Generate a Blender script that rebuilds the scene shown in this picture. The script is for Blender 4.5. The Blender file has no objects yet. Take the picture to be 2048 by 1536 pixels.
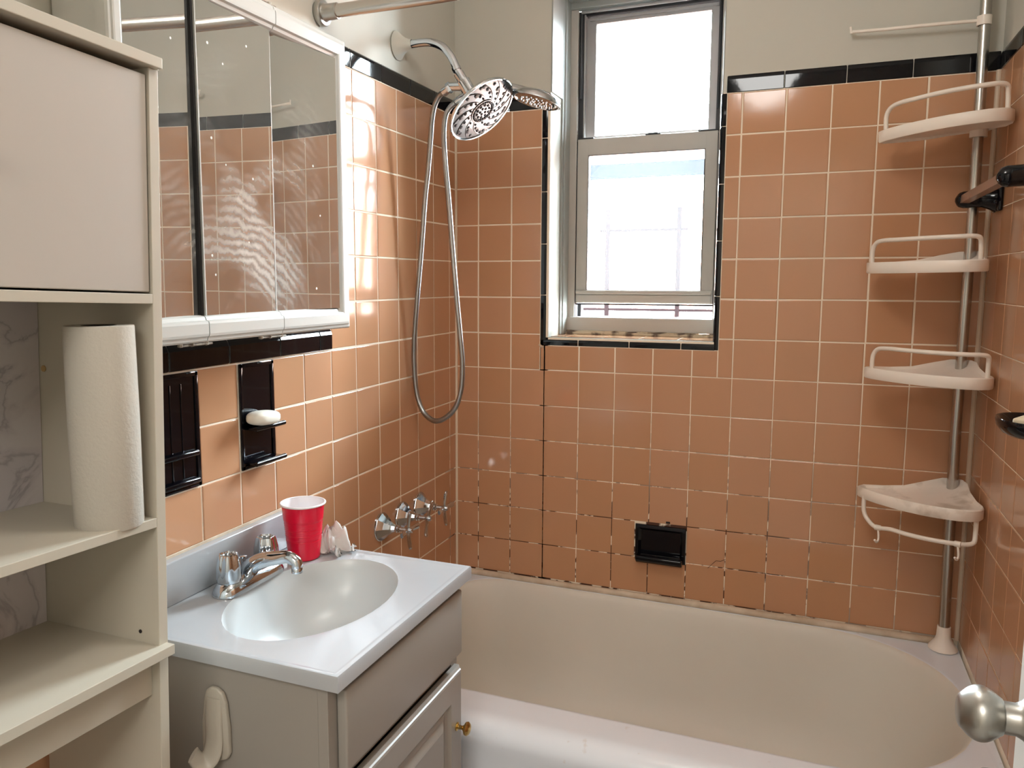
import bpy, bmesh, math, random
from mathutils import Vector, Matrix
R_ = math.radians; PI = math.pi
rnd = random.Random(7)
sc = bpy.context.scene
col = sc.collection

# ---------------------------------------------------------------- camera, world, lights, exposure
cam_d = bpy.data.cameras.new('camera'); cam = bpy.data.objects.new('camera', cam_d); col.objects.link(cam)
cam.location = (1.0317, -2.3004, 1.5029)
cam.rotation_euler = (1.4518, -0.0007, 0.3925)
cam_d.sensor_width = 36; cam_d.lens = 1601.8362 / 2048 * 36
cam_d.shift_x = 65.44 / 2048; cam_d.shift_y = -16.02 / 2048
cam_d.clip_start = 0.02
sc.camera = cam
sc.view_settings.view_transform = 'Standard'; sc.view_settings.look = 'None'
sc.view_settings.gamma = 1.0; sc.view_settings.exposure = 1.22
try: sc.view_settings.use_curve_mapping = False
except Exception: pass
sc.cycles.max_bounces = 10; sc.cycles.diffuse_bounces = 6; sc.cycles.glossy_bounces = 5
sc.cycles.transparent_max_bounces = 12; sc.cycles.sample_clamp_indirect = 6.0
sc.cycles.caustics_reflective = False; sc.cycles.caustics_refractive = False

SKY = 44.0
w = bpy.data.worlds.new('overcast_sky'); sc.world = w; w.use_nodes = True
nt = w.node_tree; nt.nodes.clear()
out = nt.nodes.new('ShaderNodeOutputWorld'); bg = nt.nodes.new('ShaderNodeBackground')
bg.inputs[0].default_value = (0.78, 0.92, 1.0, 1); bg.inputs[1].default_value = SKY
nt.links.new(bg.outputs[0], out.inputs[0])

def light(name, kind, loc, energy, color, size=None, rot=(0, 0, 0), portal=False, size_y=None):
    d = bpy.data.lights.new(name, kind); d.energy = energy; d.color = color
    if kind == 'AREA':
        d.size = size
        if size_y: d.shape = 'RECTANGLE'; d.size_y = size_y
        if portal: d.cycles.is_portal = True
    elif size: d.shadow_soft_size = size
    o = bpy.data.objects.new(name, d); col.objects.link(o); o.location = loc; o.rotation_euler = rot
    return o
light('window_portal', 'AREA', (0.545, 0.285, 1.83), 1, (1, 1, 1), 0.5, (R_(-90), 0, 0), True, 1.0)
light('ceiling_lamp_light', 'POINT', (0.82, -1.22, 2.33), 5.8, (1.0, 0.98, 0.94), 0.13)
light('hall_fill_light', 'AREA', (0.95, -3.3, 2.40), 19, (1.0, 0.96, 0.90), 1.1)  # unseen fill light added behind the camera to brighten the room

# ---------------------------------------------------------------- materials
def mat(name, color, rough=0.5, metal=0.0, coat=0.0, spec=0.5, noise=None, bump=None, trans=0.0, alpha=None, sss=0.0):
    m = bpy.data.materials.new(name); m.use_nodes = True
    n = m.node_tree.nodes; l = m.node_tree.links; b = n['Principled BSDF']
    b.inputs['Base Color'].default_value = (*color, 1); b.inputs['Roughness'].default_value = rough
    b.inputs['Metallic'].default_value = metal; b.inputs['Coat Weight'].default_value = coat
    b.inputs['Coat Roughness'].default_value = 0.04; b.inputs['Specular IOR Level'].default_value = spec
    b.inputs['Transmission Weight'].default_value = trans
    if sss: b.inputs['Subsurface Weight'].default_value = sss; b.inputs['Subsurface Scale'].default_value = 0.02
    geo = n.new('ShaderNodeTexCoord')
    if noise:   # (scale, amount, other colour)
        t = n.new('ShaderNodeTexNoise'); t.inputs['Scale'].default_value = noise[0]; t.inputs['Detail'].default_value = 6
        l.new(geo.outputs['Object'], t.inputs['Vector'])
        r = n.new('ShaderNodeValToRGB'); r.color_ramp.elements[0].position = noise[3] if len(noise) > 3 else 0.35
        r.color_ramp.elements[1].position = noise[4] if len(noise) > 4 else 0.7
        r.color_ramp.elements[0].color = (*color, 1)
        o2 = noise[2]; a = noise[1]
        r.color_ramp.elements[1].color = (*[color[i] * (1 - a) + o2[i] * a for i in range(3)], 1)
        l.new(t.outputs['Fac'], r.inputs[0]); l.new(r.outputs[0], b.inputs['Base Color'])
    if bump:    # (scale, strength, distance)
        t = n.new('ShaderNodeTexNoise'); t.inputs['Scale'].default_value = bump[0]; t.inputs['Detail'].default_value = 3
        l.new(geo.outputs['Object'], t.inputs['Vector'])
        bp = n.new('ShaderNodeBump'); bp.inputs['Strength'].default_value = bump[1]; bp.inputs['Distance'].default_value = bump[2]
        l.new(t.outputs['Fac'], bp.inputs['Height']); l.new(bp.outputs[0], b.inputs['Normal'])
        if coat: l.new(bp.outputs[0], b.inputs['Coat Normal'])
    return m

def tile_mat():
    m = mat('peach_glazed_tile', (0.55, 0.27, 0.155), 0.30, coat=0.0, spec=0.5, bump=(14, 0.25, 0.0016))
    n = m.node_tree.nodes; l = m.node_tree.links; b = n['Principled BSDF']
    g = n.new('ShaderNodeNewGeometry'); r = n.new('ShaderNodeValToRGB')
    e = r.color_ramp.elements; e[0].color = (0.51, 0.275, 0.150, 1); e[1].color = (0.535, 0.293, 0.173, 1)
    x = r.color_ramp.elements.new(0.5); x.color = (0.53, 0.285, 0.160, 1)
    l.new(g.outputs['Random Per Island'], r.inputs[0]); l.new(r.outputs[0], b.inputs['Base Color'])
    b.inputs['Roughness'].default_value = 0.11; b.inputs['Specular IOR Level'].default_value = 0.42
    return m

def grout_mat():
    m = mat('cream_grout', (0.88, 0.78, 0.64), 0.9)
    n = m.node_tree.nodes; l = m.node_tree.links; b = n['Principled BSDF']
    tc = n.new('ShaderNodeTexCoord'); t = n.new('ShaderNodeTexNoise'); t.inputs['Scale'].default_value = 27; t.inputs['Detail'].default_value = 4
    l.new(tc.outputs['Object'], t.inputs['Vector'])
    r = n.new('ShaderNodeValToRGB'); r.color_ramp.elements[0].position = 0.48; r.color_ramp.elements[1].position = 0.53
    l.new(t.outputs['Fac'], r.inputs[0])
    # mould keeps to the low wall above the tub
    sp = n.new('ShaderNodeSeparateXYZ'); l.new(tc.outputs['Object'], sp.inputs[0])
    mz = n.new('ShaderNodeMapRange'); mz.inputs[1].default_value = 0.8; mz.inputs[2].default_value = 1.15; mz.inputs[3].default_value = 1.0; mz.inputs[4].default_value = 0.0
    l.new(sp.outputs['Z'], mz.inputs[0])
    my = n.new('ShaderNodeMapRange'); my.inputs[1].default_value = -0.12; my.inputs[2].default_value = -0.02; my.inputs[3].default_value = 0.0; my.inputs[4].default_value = 1.0
    l.new(sp.outputs['Y'], my.inputs[0])
    mx = n.new('ShaderNodeMapRange'); mx.inputs[1].default_value = 0.9; mx.inputs[2].default_value = 1.35; mx.inputs[3].default_value = 1.0; mx.inputs[4].default_value = 0.35
    l.new(sp.outputs['X'], mx.inputs[0])
    a = n.new('ShaderNodeMath'); a.operation = 'MULTIPLY'; l.new(mz.outputs[0], a.inputs[0]); l.new(my.outputs[0], a.inputs[1])
    a3 = n.new('ShaderNodeMath'); a3.operation = 'MULTIPLY'; l.new(a.outputs[0], a3.inputs[0]); l.new(mx.outputs[0], a3.inputs[1])
    a2 = n.new('ShaderNodeMath'); a2.operation = 'MULTIPLY'; l.new(a3.outputs[0], a2.inputs[0]); l.new(r.outputs[0], a2.inputs[1])
    mix = n.new('ShaderNodeMixRGB'); mix.inputs[1].default_value = (0.88, 0.78, 0.64, 1); mix.inputs[2].default_value = (0.085, 0.035, 0.02, 1)
    l.new(a2.outputs[0], mix.inputs[0]); l.new(mix.outputs[0], b.inputs['Base Color'])
    return m

def mirror_mat():
    m = bpy.data.materials.new('smeared_mirror'); m.use_nodes = True
    n = m.node_tree.nodes; l = m.node_tree.links; n.clear()
    o = n.new('ShaderNodeOutputMaterial'); mx = n.new('ShaderNodeMixShader')
    gl = n.new('ShaderNodeBsdfGlossy'); gl.inputs['Roughness'].default_value = 0.01; gl.inputs['Color'].default_value = (0.80, 0.82, 0.80, 1)
    df = n.new('ShaderNodeBsdfDiffuse'); df.inputs['Color'].default_value = (0.80, 0.82, 0.80, 1)
    tc = n.new('ShaderNodeTexCoord')
    # wiping arcs: stretched rings round a point beside the pane
    mp = n.new('ShaderNodeMapping'); mp.inputs['Location'].default_value = (0, 1.20, -1.30)
    l.new(tc.outputs['Object'], mp.inputs[0])
    wv = n.new('ShaderNodeTexWave'); wv.wave_type = 'RINGS'; wv.rings_direction = 'X'
    wv.inputs['Scale'].default_value = 19; wv.inputs['Distortion'].default_value = 10; wv.inputs['Detail'].default_value = 5; wv.inputs['Detail Scale'].default_value = 0.5; wv.inputs['Detail Roughness'].default_value = 0.7
    l.new(mp.outputs[0], wv.inputs[0])
    nz = n.new('ShaderNodeTexNoise'); nz.inputs['Scale'].default_value = 7; nz.inputs['Detail'].default_value = 4; nz.inputs['Distortion'].default_value = 0.8
    l.new(tc.outputs['Object'], nz.inputs['Vector'])
    r1 = n.new('ShaderNodeValToRGB'); r1.color_ramp.elements[0].position = 0.42; r1.color_ramp.elements[1].position = 0.72
    l.new(nz.outputs['Fac'], r1.inputs[0])
    # smear is thickest on the middle pane
    sp = n.new('ShaderNodeVectorMath'); sp.operation = 'DISTANCE'; sp.inputs[1].default_value = (0.12, -1.10, 1.60)
    l.new(tc.outputs['Object'], sp.inputs[0])
    mr = n.new('ShaderNodeMapRange'); mr.inputs[1].default_value = 0.03; mr.inputs[2].default_value = 0.32; mr.inputs[3].default_value = 1.0; mr.inputs[4].default_value = 0.0
    l.new(sp.outputs['Value'], mr.inputs[0])
    a0 = n.new('ShaderNodeMath'); a0.operation = 'MULTIPLY_ADD'; a0.inputs[1].default_value = 0.6; a0.inputs[2].default_value = 0.3; l.new(wv.outputs['Fac'], a0.inputs[0])
    a = n.new('ShaderNodeMath'); a.operation = 'MULTIPLY'; l.new(a0.outputs[0], a.inputs[0]); l.new(r1.outputs[0], a.inputs[1])
    b = n.new('ShaderNodeMath'); b.operation = 'MULTIPLY'; l.new(a.outputs[0], b.inputs[0]); l.new(mr.outputs[0], b.inputs[1])
    c = n.new('ShaderNodeMath'); c.operation = 'MULTIPLY_ADD'; c.inputs[1].default_value = 0.75; c.inputs[2].default_value = 0.07; l.new(b.outputs[0], c.inputs[0])
    # toothpaste specks
    vo = n.new('ShaderNodeTexVoronoi'); vo.inputs['Scale'].default_value = 34; l.new(tc.outputs['Object'], vo.inputs['Vector'])
    sr = n.new('ShaderNodeSeparateColor'); l.new(vo.outputs['Color'], sr.inputs[0])
    g1 = n.new('ShaderNodeMath'); g1.operation = 'GREATER_THAN'; g1.inputs[1].default_value = 0.86; l.new(sr.outputs[0], g1.inputs[0])
    g2 = n.new('ShaderNodeMath'); g2.operation = 'LESS_THAN'; g2.inputs[1].default_value = 0.085; l.new(vo.outputs['Distance'], g2.inputs[0])
    g3 = n.new('ShaderNodeMath'); g3.operation = 'MULTIPLY'; l.new(g1.outputs[0], g3.inputs[0]); l.new(g2.outputs[0], g3.inputs[1])
    d = n.new('ShaderNodeMath'); d.operation = 'MAXIMUM'; l.new(c.outputs[0], d.inputs[0]); l.new(g3.outputs[0], d.inputs[1])
    l.new(d.outputs[0], mx.inputs[0]); l.new(gl.outputs[0], mx.inputs[1]); l.new(df.outputs[0], mx.inputs[2]); l.new(mx.outputs[0], o.inputs[0])
    return m

def glass_mat(name, frost, tint=(1, 1, 1)):
    m = bpy.data.materials.new(name); m.use_nodes = True
    n = m.node_tree.nodes; l = m.node_tree.links; n.clear()
    o = n.new('ShaderNodeOutputMaterial'); t = n.new('ShaderNodeBsdfTransparent'); t.inputs[0].default_value = (*tint, 1)
    g = n.new('ShaderNodeBsdfGlossy'); g.inputs['Roughness'].default_value = 0.02
    f = n.new('ShaderNodeFresnel'); f.inputs[0].default_value = 1.45
    mx = n.new('ShaderNodeMixShader'); l.new(f.outputs[0], mx.inputs[0])
    if frost:
        tr = n.new('ShaderNodeBsdfTranslucent'); tr.inputs[0].default_value = (0.95, 0.96, 0.97, 1)
        m2 = n.new('ShaderNodeMixShader'); m2.inputs[0].default_value = frost
        l.new(t.outputs[0], m2.inputs[1]); l.new(tr.outputs[0], m2.inputs[2]); l.new(m2.outputs[0], mx.inputs[1])
    else: l.new(t.outputs[0], mx.inputs[1])
    l.new(g.outputs[0], mx.inputs[2]); l.new(mx.outputs[0], o.inputs[0])
    return m

def marble_mat():
    m = mat('marble_paper', (0.50, 0.47, 0.47), 0.45)
    n = m.node_tree.nodes; l = m.node_tree.links; b = n['Principled BSDF']
    tc = n.new('ShaderNodeTexCoord'); t = n.new('ShaderNodeTexNoise'); t.inputs['Scale'].default_value = 6; t.inputs['Detail'].default_value = 7; t.inputs['Distortion'].default_value = 1.6
    l.new(tc.outputs['Object'], t.inputs['Vector'])
    r = n.new('ShaderNodeValToRGB'); e = r.color_ramp.elements
    e[0].position = 0.44; e[0].color = (0.50, 0.46, 0.47, 1); e[1].position = 0.56; e[1].color = (0.54, 0.50, 0.50, 1)
    k = e.new(0.495); k.color = (0.34, 0.31, 0.32, 1); k = e.new(0.475); k.color = (0.48, 0.45, 0.46, 1); k = e.new(0.515); k.color = (0.48, 0.44, 0.45, 1)
    l.new(t.outputs['Fac'], r.inputs[0]); l.new(r.outputs[0], b.inputs['Base Color'])
    return m

def brick_mat():
    m = mat('far_brick', (0.3, 0.12, 0.08), 0.9)
    n = m.node_tree.nodes; l = m.node_tree.links; b = n['Principled BSDF']
    tc = n.new('ShaderNodeTexCoord'); mp = n.new('ShaderNodeMapping'); mp.inputs['Rotation'].default_value = (R_(90), 0, 0)
    t = n.new('ShaderNodeTexBrick'); t.inputs['Scale'].default_value = 4.0
    t.inputs['Color1'].default_value = (0.34, 0.15, 0.10, 1); t.inputs['Color2'].default_value = (0.40, 0.19, 0.13, 1); t.inputs['Mortar'].default_value = (0.6, 0.55, 0.5, 1)
    l.new(tc.outputs['Object'], mp.inputs[0]); l.new(mp.outputs[0], t.inputs[0]); l.new(t.outputs[0], b.inputs['Base Color'])
    return m

M = dict(
    tile=tile_mat(), grout=grout_mat(),
    black=mat('black_glazed_ceramic', (0.003, 0.003, 0.005), 0.05, spec=0.35, bump=(18, 0.15, 0.001)),
    plaster=mat('cream_painted_plaster', (0.54, 0.53, 0.47), 0.75, bump=(60, 0.10, 0.002)),
    ceil=mat('white_ceiling_paint', (0.75, 0.72, 0.66), 0.8),
    white=mat('white_gloss_paint', (0.33, 0.345, 0.325), 0.35, bump=(25, 0.15, 0.002)),
    sash=mat('beige_painted_aluminium', (0.46, 0.435, 0.40), 0.45),
    grey=mat('grey_aluminium', (0.36, 0.35, 0.35), 0.4, 0.2),
    rubber=mat('black_rubber', (0.012, 0.012, 0.015), 0.5),
    caulk=mat('old_caulk', (0.66, 0.56, 0.44), 0.7, noise=(18, 0.55, (0.30, 0.19, 0.10)), bump=(40, 0.3, 0.003)),
    sealant=mat('corner_sealant', (0.74, 0.62, 0.48), 0.6), hookp=mat('beige_hook_plastic', (0.43, 0.39, 0.33), 0.35),
    dirty=mat('grimy_sill_putty', (0.56, 0.44, 0.31), 0.8, noise=(26, 0.9, (0.06, 0.03, 0.02), 0.5, 0.62), bump=(50, 0.5, 0.004)),
    tub=mat('worn_tub_enamel', (0.70, 0.68, 0.62), 0.5, spec=0.3, noise=(2.2, 0.25, (0.62, 0.53, 0.44)), bump=(6, 0.05, 0.002)),
    tubrim=mat('window_lit_tub_enamel', (0.80, 0.85, 0.93), 0.16, noise=(30, 0.35, (0.60, 0.52, 0.47), 0.66, 0.72)),  # window reflection put into the cool white colour; noise is stains
    vanity=mat('almond_laminate', (0.31, 0.285, 0.255), 0.35),
    marble_top=mat('cultured_marble', (0.415, 0.430, 0.450), 0.12),
    bowl=mat('cultured_marble_bowl', (0.56, 0.59, 0.60), 0.28),
    chrome=mat('chrome', (0.58, 0.62, 0.66), 0.07, 1.0, bump=(30, 0.06, 0.001)),
    facechrome=mat('soft_chrome', (0.17, 0.168, 0.17), 0.30, 1.0),
    steel=mat('brushed_steel', (0.50, 0.48, 0.45), 0.27, 1.0),
    nickel=mat('satin_nickel', (0.42, 0.41, 0.38), 0.36, 1.0),
    hose=mat('hose_steel', (0.36, 0.37, 0.37), 0.28, 1.0),
    darkdot=mat('dark_rubber_nozzle', (0.012, 0.010, 0.012), 0.6),
    brass=mat('polished_brass', (0.62, 0.43, 0.16), 0.22, 1.0),
    plastic=mat('ivory_plastic', (0.86, 0.79, 0.71), 0.38),
    plastic_dirty=mat('soap_stained_plastic', (0.86, 0.79, 0.71), 0.45, noise=(16, 0.5, (0.34, 0.25, 0.16), 0.52, 0.66)),
    barb=mat('aged_brown_bar', (0.26, 0.155, 0.115), 0.25),
    laminate=mat('cream_laminate', (0.48, 0.445, 0.37), 0.42),
    laminate2=mat('pale_pink_laminate', (0.42, 0.385, 0.34), 0.5),
    marble=marble_mat(),
    paper=mat('paper_towel', (0.47, 0.44, 0.385), 0.95, bump=(220, 0.35, 0.002)),
    tissue=mat('thin_tissue', (0.86, 0.83, 0.80), 0.9, trans=0.0),
    red=mat('red_cup_plastic', (0.72, 0.004, 0.035), 0.2),
    cupin=mat('white_cup_plastic', (0.86, 0.84, 0.87), 0.3),
    soap=mat('white_soap', (0.80, 0.77, 0.68), 0.4),
    soap2=mat('yellowed_soap', (0.70, 0.62, 0.45), 0.5),
    mirror=mirror_mat(), medframe=mat('white_cabinet_frame', (0.58, 0.59, 0.57), 0.28),
    glass=glass_mat('clear_glass', 0.0), frost=glass_mat('hazy_glass', 0.010),
    brick=brick_mat(), iron=mat('rusty_railing_paint', (0.010, 0.0065, 0.007), 0.9, spec=0.0), bluebeam=mat('blue_grey_beam', (0.0035, 0.0045, 0.006), 0.9, spec=0.0),
    door=mat('white_door_paint', (0.70, 0.67, 0.61), 0.5, bump=(40, 0.2, 0.002)),
    bronze=mat('dark_bronze', (0.10, 0.075, 0.06), 0.4, 0.8),
    floor=mat('grey_floor_tile', (0.35, 0.32, 0.29), 0.4), hall=mat('hall_paint', (0.66, 0.62, 0.55), 0.8),
    lamp=mat('opal_lamp_glass', (0.9, 0.88, 0.82), 0.4),
    oldhinge=mat('grimy_hinge', (0.40, 0.36, 0.30), 0.5, 0.5, noise=(60, 0.8, (0.08, 0.05, 0.03), 0.45, 0.6)),
    hole=mat('dark_hole', (0.01, 0.008, 0.008), 0.8), wood=mat('raw_chipboard', (0.42, 0.28, 0.13), 0.8),
)

# ---------------------------------------------------------------- mesh helpers
def obj(name, bm, mats, parent=None, smooth=False, angle=None):
    me = bpy.data.meshes.new(name); bmesh.ops.recalc_face_normals(bm, faces=bm.faces[:]); bm.to_mesh(me); bm.free()
    for m in (mats if isinstance(mats, (list, tuple)) else [mats]): me.materials.append(M[m])
    if smooth:
        for p in me.polygons: p.use_smooth = True
        if angle is not None: me.set_sharp_from_angle(angle=R_(angle))
    o = bpy.data.objects.new(name, me); col.objects.link(o)
    if parent is not None:
        o.parent = parent; o.matrix_parent_inverse = Matrix.Translation(-parent.location) if parent.type == 'EMPTY' else Matrix()
    return o
def thing(name, label, cat, loc, group=None):
    o = bpy.data.objects.new(name, None); col.objects.link(o); o.location = loc; o.empty_display_size = 0.03
    return tag(o, label, cat, group)
def tag(o, label, cat, group=None):
    o['label'] = label; o['category'] = cat
    if group: o['group'] = group
    return o
def struct(name, bm, mats, parent=None, **k):
    o = obj(name, bm, mats, parent, **k)
    o['kind'] = 'structure'
    return o
def NB(): return bmesh.new()
def setmi(bm, n0, mi):
    bm.faces.ensure_lookup_table()
    for f in bm.faces[n0:]: f.material_index = mi
def box(bm, x0, x1, y0, y1, z0, z1, mi=0, bev=0.0, seg=2):
    t = bmesh.new(); bmesh.ops.create_cube(t, size=1)
    for v in t.verts: v.co = Vector(((x0 + x1) / 2 + v.co.x * (x1 - x0), (y0 + y1) / 2 + v.co.y * (y1 - y0), (z0 + z1) / 2 + v.co.z * (z1 - z0)))
    if bev: bmesh.ops.bevel(t, geom=t.edges[:], offset=bev, segments=seg, profile=0.5, affect='EDGES')
    merge(bm, t, mi)
def merge(bm, t, mi=0, mtx=None):
    vm = {}
    for v in t.verts: vm[v] = bm.verts.new(mtx @ v.co if mtx else v.co)
    for f in t.faces:
        try: nf = bm.faces.new([vm[v] for v in f.verts]); nf.material_index = mi if mi is not None else f.material_index; nf.smooth = f.smooth
        except ValueError: pass
    t.free()
def basis(ax):
    ax = Vector(ax).normalized(); h = Vector((0, 0, 1)) if abs(ax.z) < 0.9 else Vector((1, 0, 0))
    u = h.cross(ax).normalized(); v = ax.cross(u).normalized(); return ax, u, v
def lathe(bm, prof, org, ax, seg=32, mi=0, fn=None):
    ax, u, v = basis(ax); org = Vector(org); rings = []
    for (h, r) in prof:
        c = org + ax * h
        if r < 1e-6: rings.append([bm.verts.new(c)])
        else:
            rings.append([])
            for k in range(seg):
                a = 2 * PI * k / seg; rr = r * (fn(a, h) if fn else 1)
                rings[-1].append(bm.verts.new(c + (u * math.cos(a) + v * math.sin(a)) * rr))
    for a, b in zip(rings, rings[1:]):
        for k in range(seg):
            k2 = (k + 1) % seg
            if len(a) == 1 and len(b) == 1: break
            if len(a) == 1: f = bm.faces.new([a[0], b[k2], b[k]])
            elif len(b) == 1: f = bm.faces.new([a[k], a[k2], b[0]])
            else: f = bm.faces.new([a[k], a[k2], b[k2], b[k]])
            f.material_index = mi
def smoothpath(P, n=6, closed=False):
    P = [Vector(p) for p in P]; o = []
    for i in range(len(P) - 1):
        p0 = P[max(i - 1, 0)]; p1 = P[i]; p2 = P[i + 1]; p3 = P[min(i + 2, len(P) - 1)]
        for k in range(n):
            t = k / n
            o.append(0.5 * ((2 * p1) + (p2 - p0) * t + (2 * p0 - 5 * p1 + 4 * p2 - p3) * t * t + (3 * p1 - p0 - 3 * p2 + p3) * t ** 3))
    o.append(P[-1]); return o
def tube(bm, P, r, seg=12, mi=0, cap=True, flat=1.0, up=None):
    P = [Vector(p) for p in P]; n = len(P)
    T = [(P[min(i + 1, n - 1)] - P[max(i - 1, 0)]).normalized() for i in range(n)]
    _, u, v = basis(T[0])
    if up is not None: u = (Vector(up) - T[0] * Vector(up).dot(T[0])).normalized()
    rings = []
    for i in range(n):
        u = (u - T[i] * u.dot(T[i])).normalized(); v = T[i].cross(u)
        ri = r[i] if isinstance(r, (list, tuple)) else r
        rings.append([bm.verts.new(P[i] + (u * math.cos(2 * PI * k / seg) * flat + v * math.sin(2 * PI * k / seg)) * ri) for k in range(seg)])
    for a, b in zip(rings, rings[1:]):
        for k in range(seg):
            f = bm.faces.new([a[k], a[(k + 1) % seg], b[(k + 1) % seg], b[k]]); f.material_index = mi
    if cap:
        for rg in (rings[0][::-1], rings[-1]): bm.faces.new(rg).material_index = mi
def prism(bm, pts, h0, h1, f, mi=0, bev=0.0):
    """outline pts (a,b) swept from h0 to h1; f(a,b,h) -> xyz"""
    t = bmesh.new()
    A = [t.verts.new(f(a, b, h0)) for a, b in pts]; B = [t.verts.new(f(a, b, h1)) for a, b in pts]; n = len(pts)
    t.faces.new(A[::-1]); t.faces.new(B)
    for k in range(n): t.faces.new([A[k], A[(k + 1) % n], B[(k + 1) % n], B[k]])
    if bev: bmesh.ops.bevel(t, geom=t.edges[:], offset=bev, segments=2, profile=0.5, affect='EDGES')
    merge(bm, t, mi)
def clip(rects, h):
    o = []
    for (a, b, c, d) in rects:      # u0,u1,v0,v1
        if h[0] >= b or h[1] <= a or h[2] >= d or h[3] <= c: o.append((a, b, c, d)); continue
        if h[0] > a: o.append((a, h[0], c, d))
        if h[1] < b: o.append((h[1], b, c, d))
        a2, b2 = max(a, h[0]), min(b, h[1])
        if h[2] > c: o.append((a2, b2, c, h[2]))
        if h[3] < d: o.append((a2, b2, h[3], d))
    return [r for r in o if r[1] - r[0] > 0.004 and r[3] - r[2] > 0.004]
def tiles(bm, U, V, f, holes=(), mi=2, g=0.0044, T=0.0012, depth=0.0018):
    """pillow-edged tiles between grout centre lines; f(u,v,d): d into the wall"""
    for i in range(len(U) - 1):
        for j in range(len(V) - 1):
            R = [(min(U[i], U[i + 1]), max(U[i], U[i + 1]), min(V[j], V[j + 1]), max(V[j], V[j + 1]))]
            for h in holes: R = clip(R, h)
            for (a, b, c, d) in R:
                gg = (g(c, d) if callable(g) else g) * rnd.uniform(0.75, 1.2) / 2; a += gg; b -= gg; c += gg; d -= gg
                e = 0.0016; tl = [rnd.uniform(-0.00028, 0.00028) for _ in range(3)]
                def D(u, v): return tl[0] + tl[1] * (u - a) / (b - a) + tl[2] * (v - c) / (d - c)
                Q = [(a, c), (b, c), (b, d), (a, d)]; q = [(a + e, c + e), (b - e, c + e), (b - e, d - e), (a + e, d - e)]
                o0 = [bm.verts.new(f(u, v, depth)) for u, v in Q]; o1 = [bm.verts.new(f(u, v, T * 0.55)) for u, v in Q]
                e2 = e * 0.35; q1 = [(a + e2, c + e2), (b - e2, c + e2), (b - e2, d - e2), (a + e2, d - e2)]
                o2 = [bm.verts.new(f(u, v, T * 0.18 + D(u, v))) for u, v in q1]; o3 = [bm.verts.new(f(u, v, D(u, v) - 0.0001)) for u, v in q]
                for A, B in ((o0, o1), (o1, o2), (o2, o3)):
                    for k in range(4): bm.faces.new([A[k], A[(k + 1) % 4], B[(k + 1) % 4], B[k]]).material_index = mi
                bm.faces.new(o3).material_index = mi
def trim(bm, prof, cuts, f, mi=3, g=0.002):
    """strip of glazed trim; prof (a,b) across, cuts along; f(s,a,b)"""
    for s0, s1 in zip(cuts, cuts[1:]):
        s0, s1 = min(s0, s1) + g / 2, max(s0, s1) - g / 2
        e = 0.0012
        rows = [[bm.verts.new(f(s, a, b + (0.0012 if q in (0, 3) else 0))) for a, b in prof] for q, s in enumerate((s0, s0 + e, s1 - e, s1))]
        for A, B in zip(rows, rows[1:]):
            for k in range(len(prof) - 1):
                fc = bm.faces.new([A[k], A[k + 1], B[k + 1], B[k]]); fc.material_index = mi

# ---------------------------------------------------------------- the room shell
Z0 = 0.13; ZC = 2.53; W = 1.4205; YN = -2.46
ZR = [2.0, 1.8905, 1.7801, 1.6696, 1.5608, 1.4515, 1.3413, 1.233, 1.124, 1.0159, 0.9065, 0.797, 0.6887, 0.581]
BX = [0.0, 0.0763, 0.1844, 0.2918, 0.3997, 0.5081, 0.6175, 0.727, 0.8365, 0.9462, 1.0552, 1.164, 1.2717, 1.3797, W]
LY = [0.0, 0.0471, 0.1564, 0.266, 0.376, 0.4873, 0.5995, 0.7109, 0.8212, 0.9326, 1.0444, 1.1557] + [1.1557 + 0.1105 * k for k in range(1, 13)]
RY = [0.0, 0.0248, 0.1343, 0.2423, 0.3519, 0.4617, 0.5716] + [0.5716 + 0.1095 * k for k in range(1, 18)]
WX0, WX1, WZ0 = 0.2785, 0.7965, 1.309
bullnose = [(0.0, 0.0015), (0.0015, -0.0012), (0.034, -0.0016), (0.041, -0.0002), (0.0455, 0.003), (0.047, 0.007)]

bm = NB()     # wall_back
d = 0.32
box(bm, -0.2, WX0 + 0.0245, 0.0022, d, Z0, ZC, 0); box(bm, 0.787, W + 0.2, 0.0022, d, Z0, ZC, 0)
box(bm, WX0 + 0.0245, 0.787, 0.0022, d, Z0, WZ0 + 0.024, 0); box(bm, WX0 + 0.0245, 0.787, 0.0022, d, 2.36, ZC, 0)
fb = lambda u, v, dd: Vector((u, dd, v))
box(bm, 0, WX0 + 0.0245, 0.0011, 0.0045, 0.3, 2.001, 1); box(bm, 0.787, W, 0.0011, 0.0045, 0.3, 2.001, 1); box(bm, WX0, 0.787, 0.0011, 0.0045, 0.3, WZ0 + 0.023, 1)
dish = (0.578, 0.727, 0.6887, 0.797)
tiles(bm, BX, ZR, fb, [(WX0, WX1, WZ0, 3), dish], g=lambda c, d: 0.0042 if c > 1.2 else 0.0027)
trim(bm, bullnose, [0.0, 0.12, WX0 + 0.012], lambda s, a, b: Vector((s, b, 2.0 + a)))
trim(bm, bullnose, [WX1 - 0.002, 0.9389, 1.0868, 1.2357, 1.385, W], lambda s, a, b: Vector((s, b, 2.0 + a)))
er = [(0.0, 0.0012), (0.001, -0.001), (0.010, -0.001)] + [(0.010 + 0.014 * math.sin(t), -0.001 + 0.014 * (1 - math.cos(t))) for t in [R_(15 * k) for k in range(1, 7)]] + [(0.024, 0.030)]
trim(bm, er, [WZ0 + 0.014, 1.459, 1.61, 1.762, 1.916, 2.0, 2.045], lambda s, a, b: Vector((WX0 + a, b, s)))
er2 = [(a * 0.68, b) for a, b in er]
trim(bm, er2, [WZ0 + 0.0, 1.459, 1.61, 1.762, 1.914, 2.0], lambda s, a, b: Vector((WX1 - a, b, s)))
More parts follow.
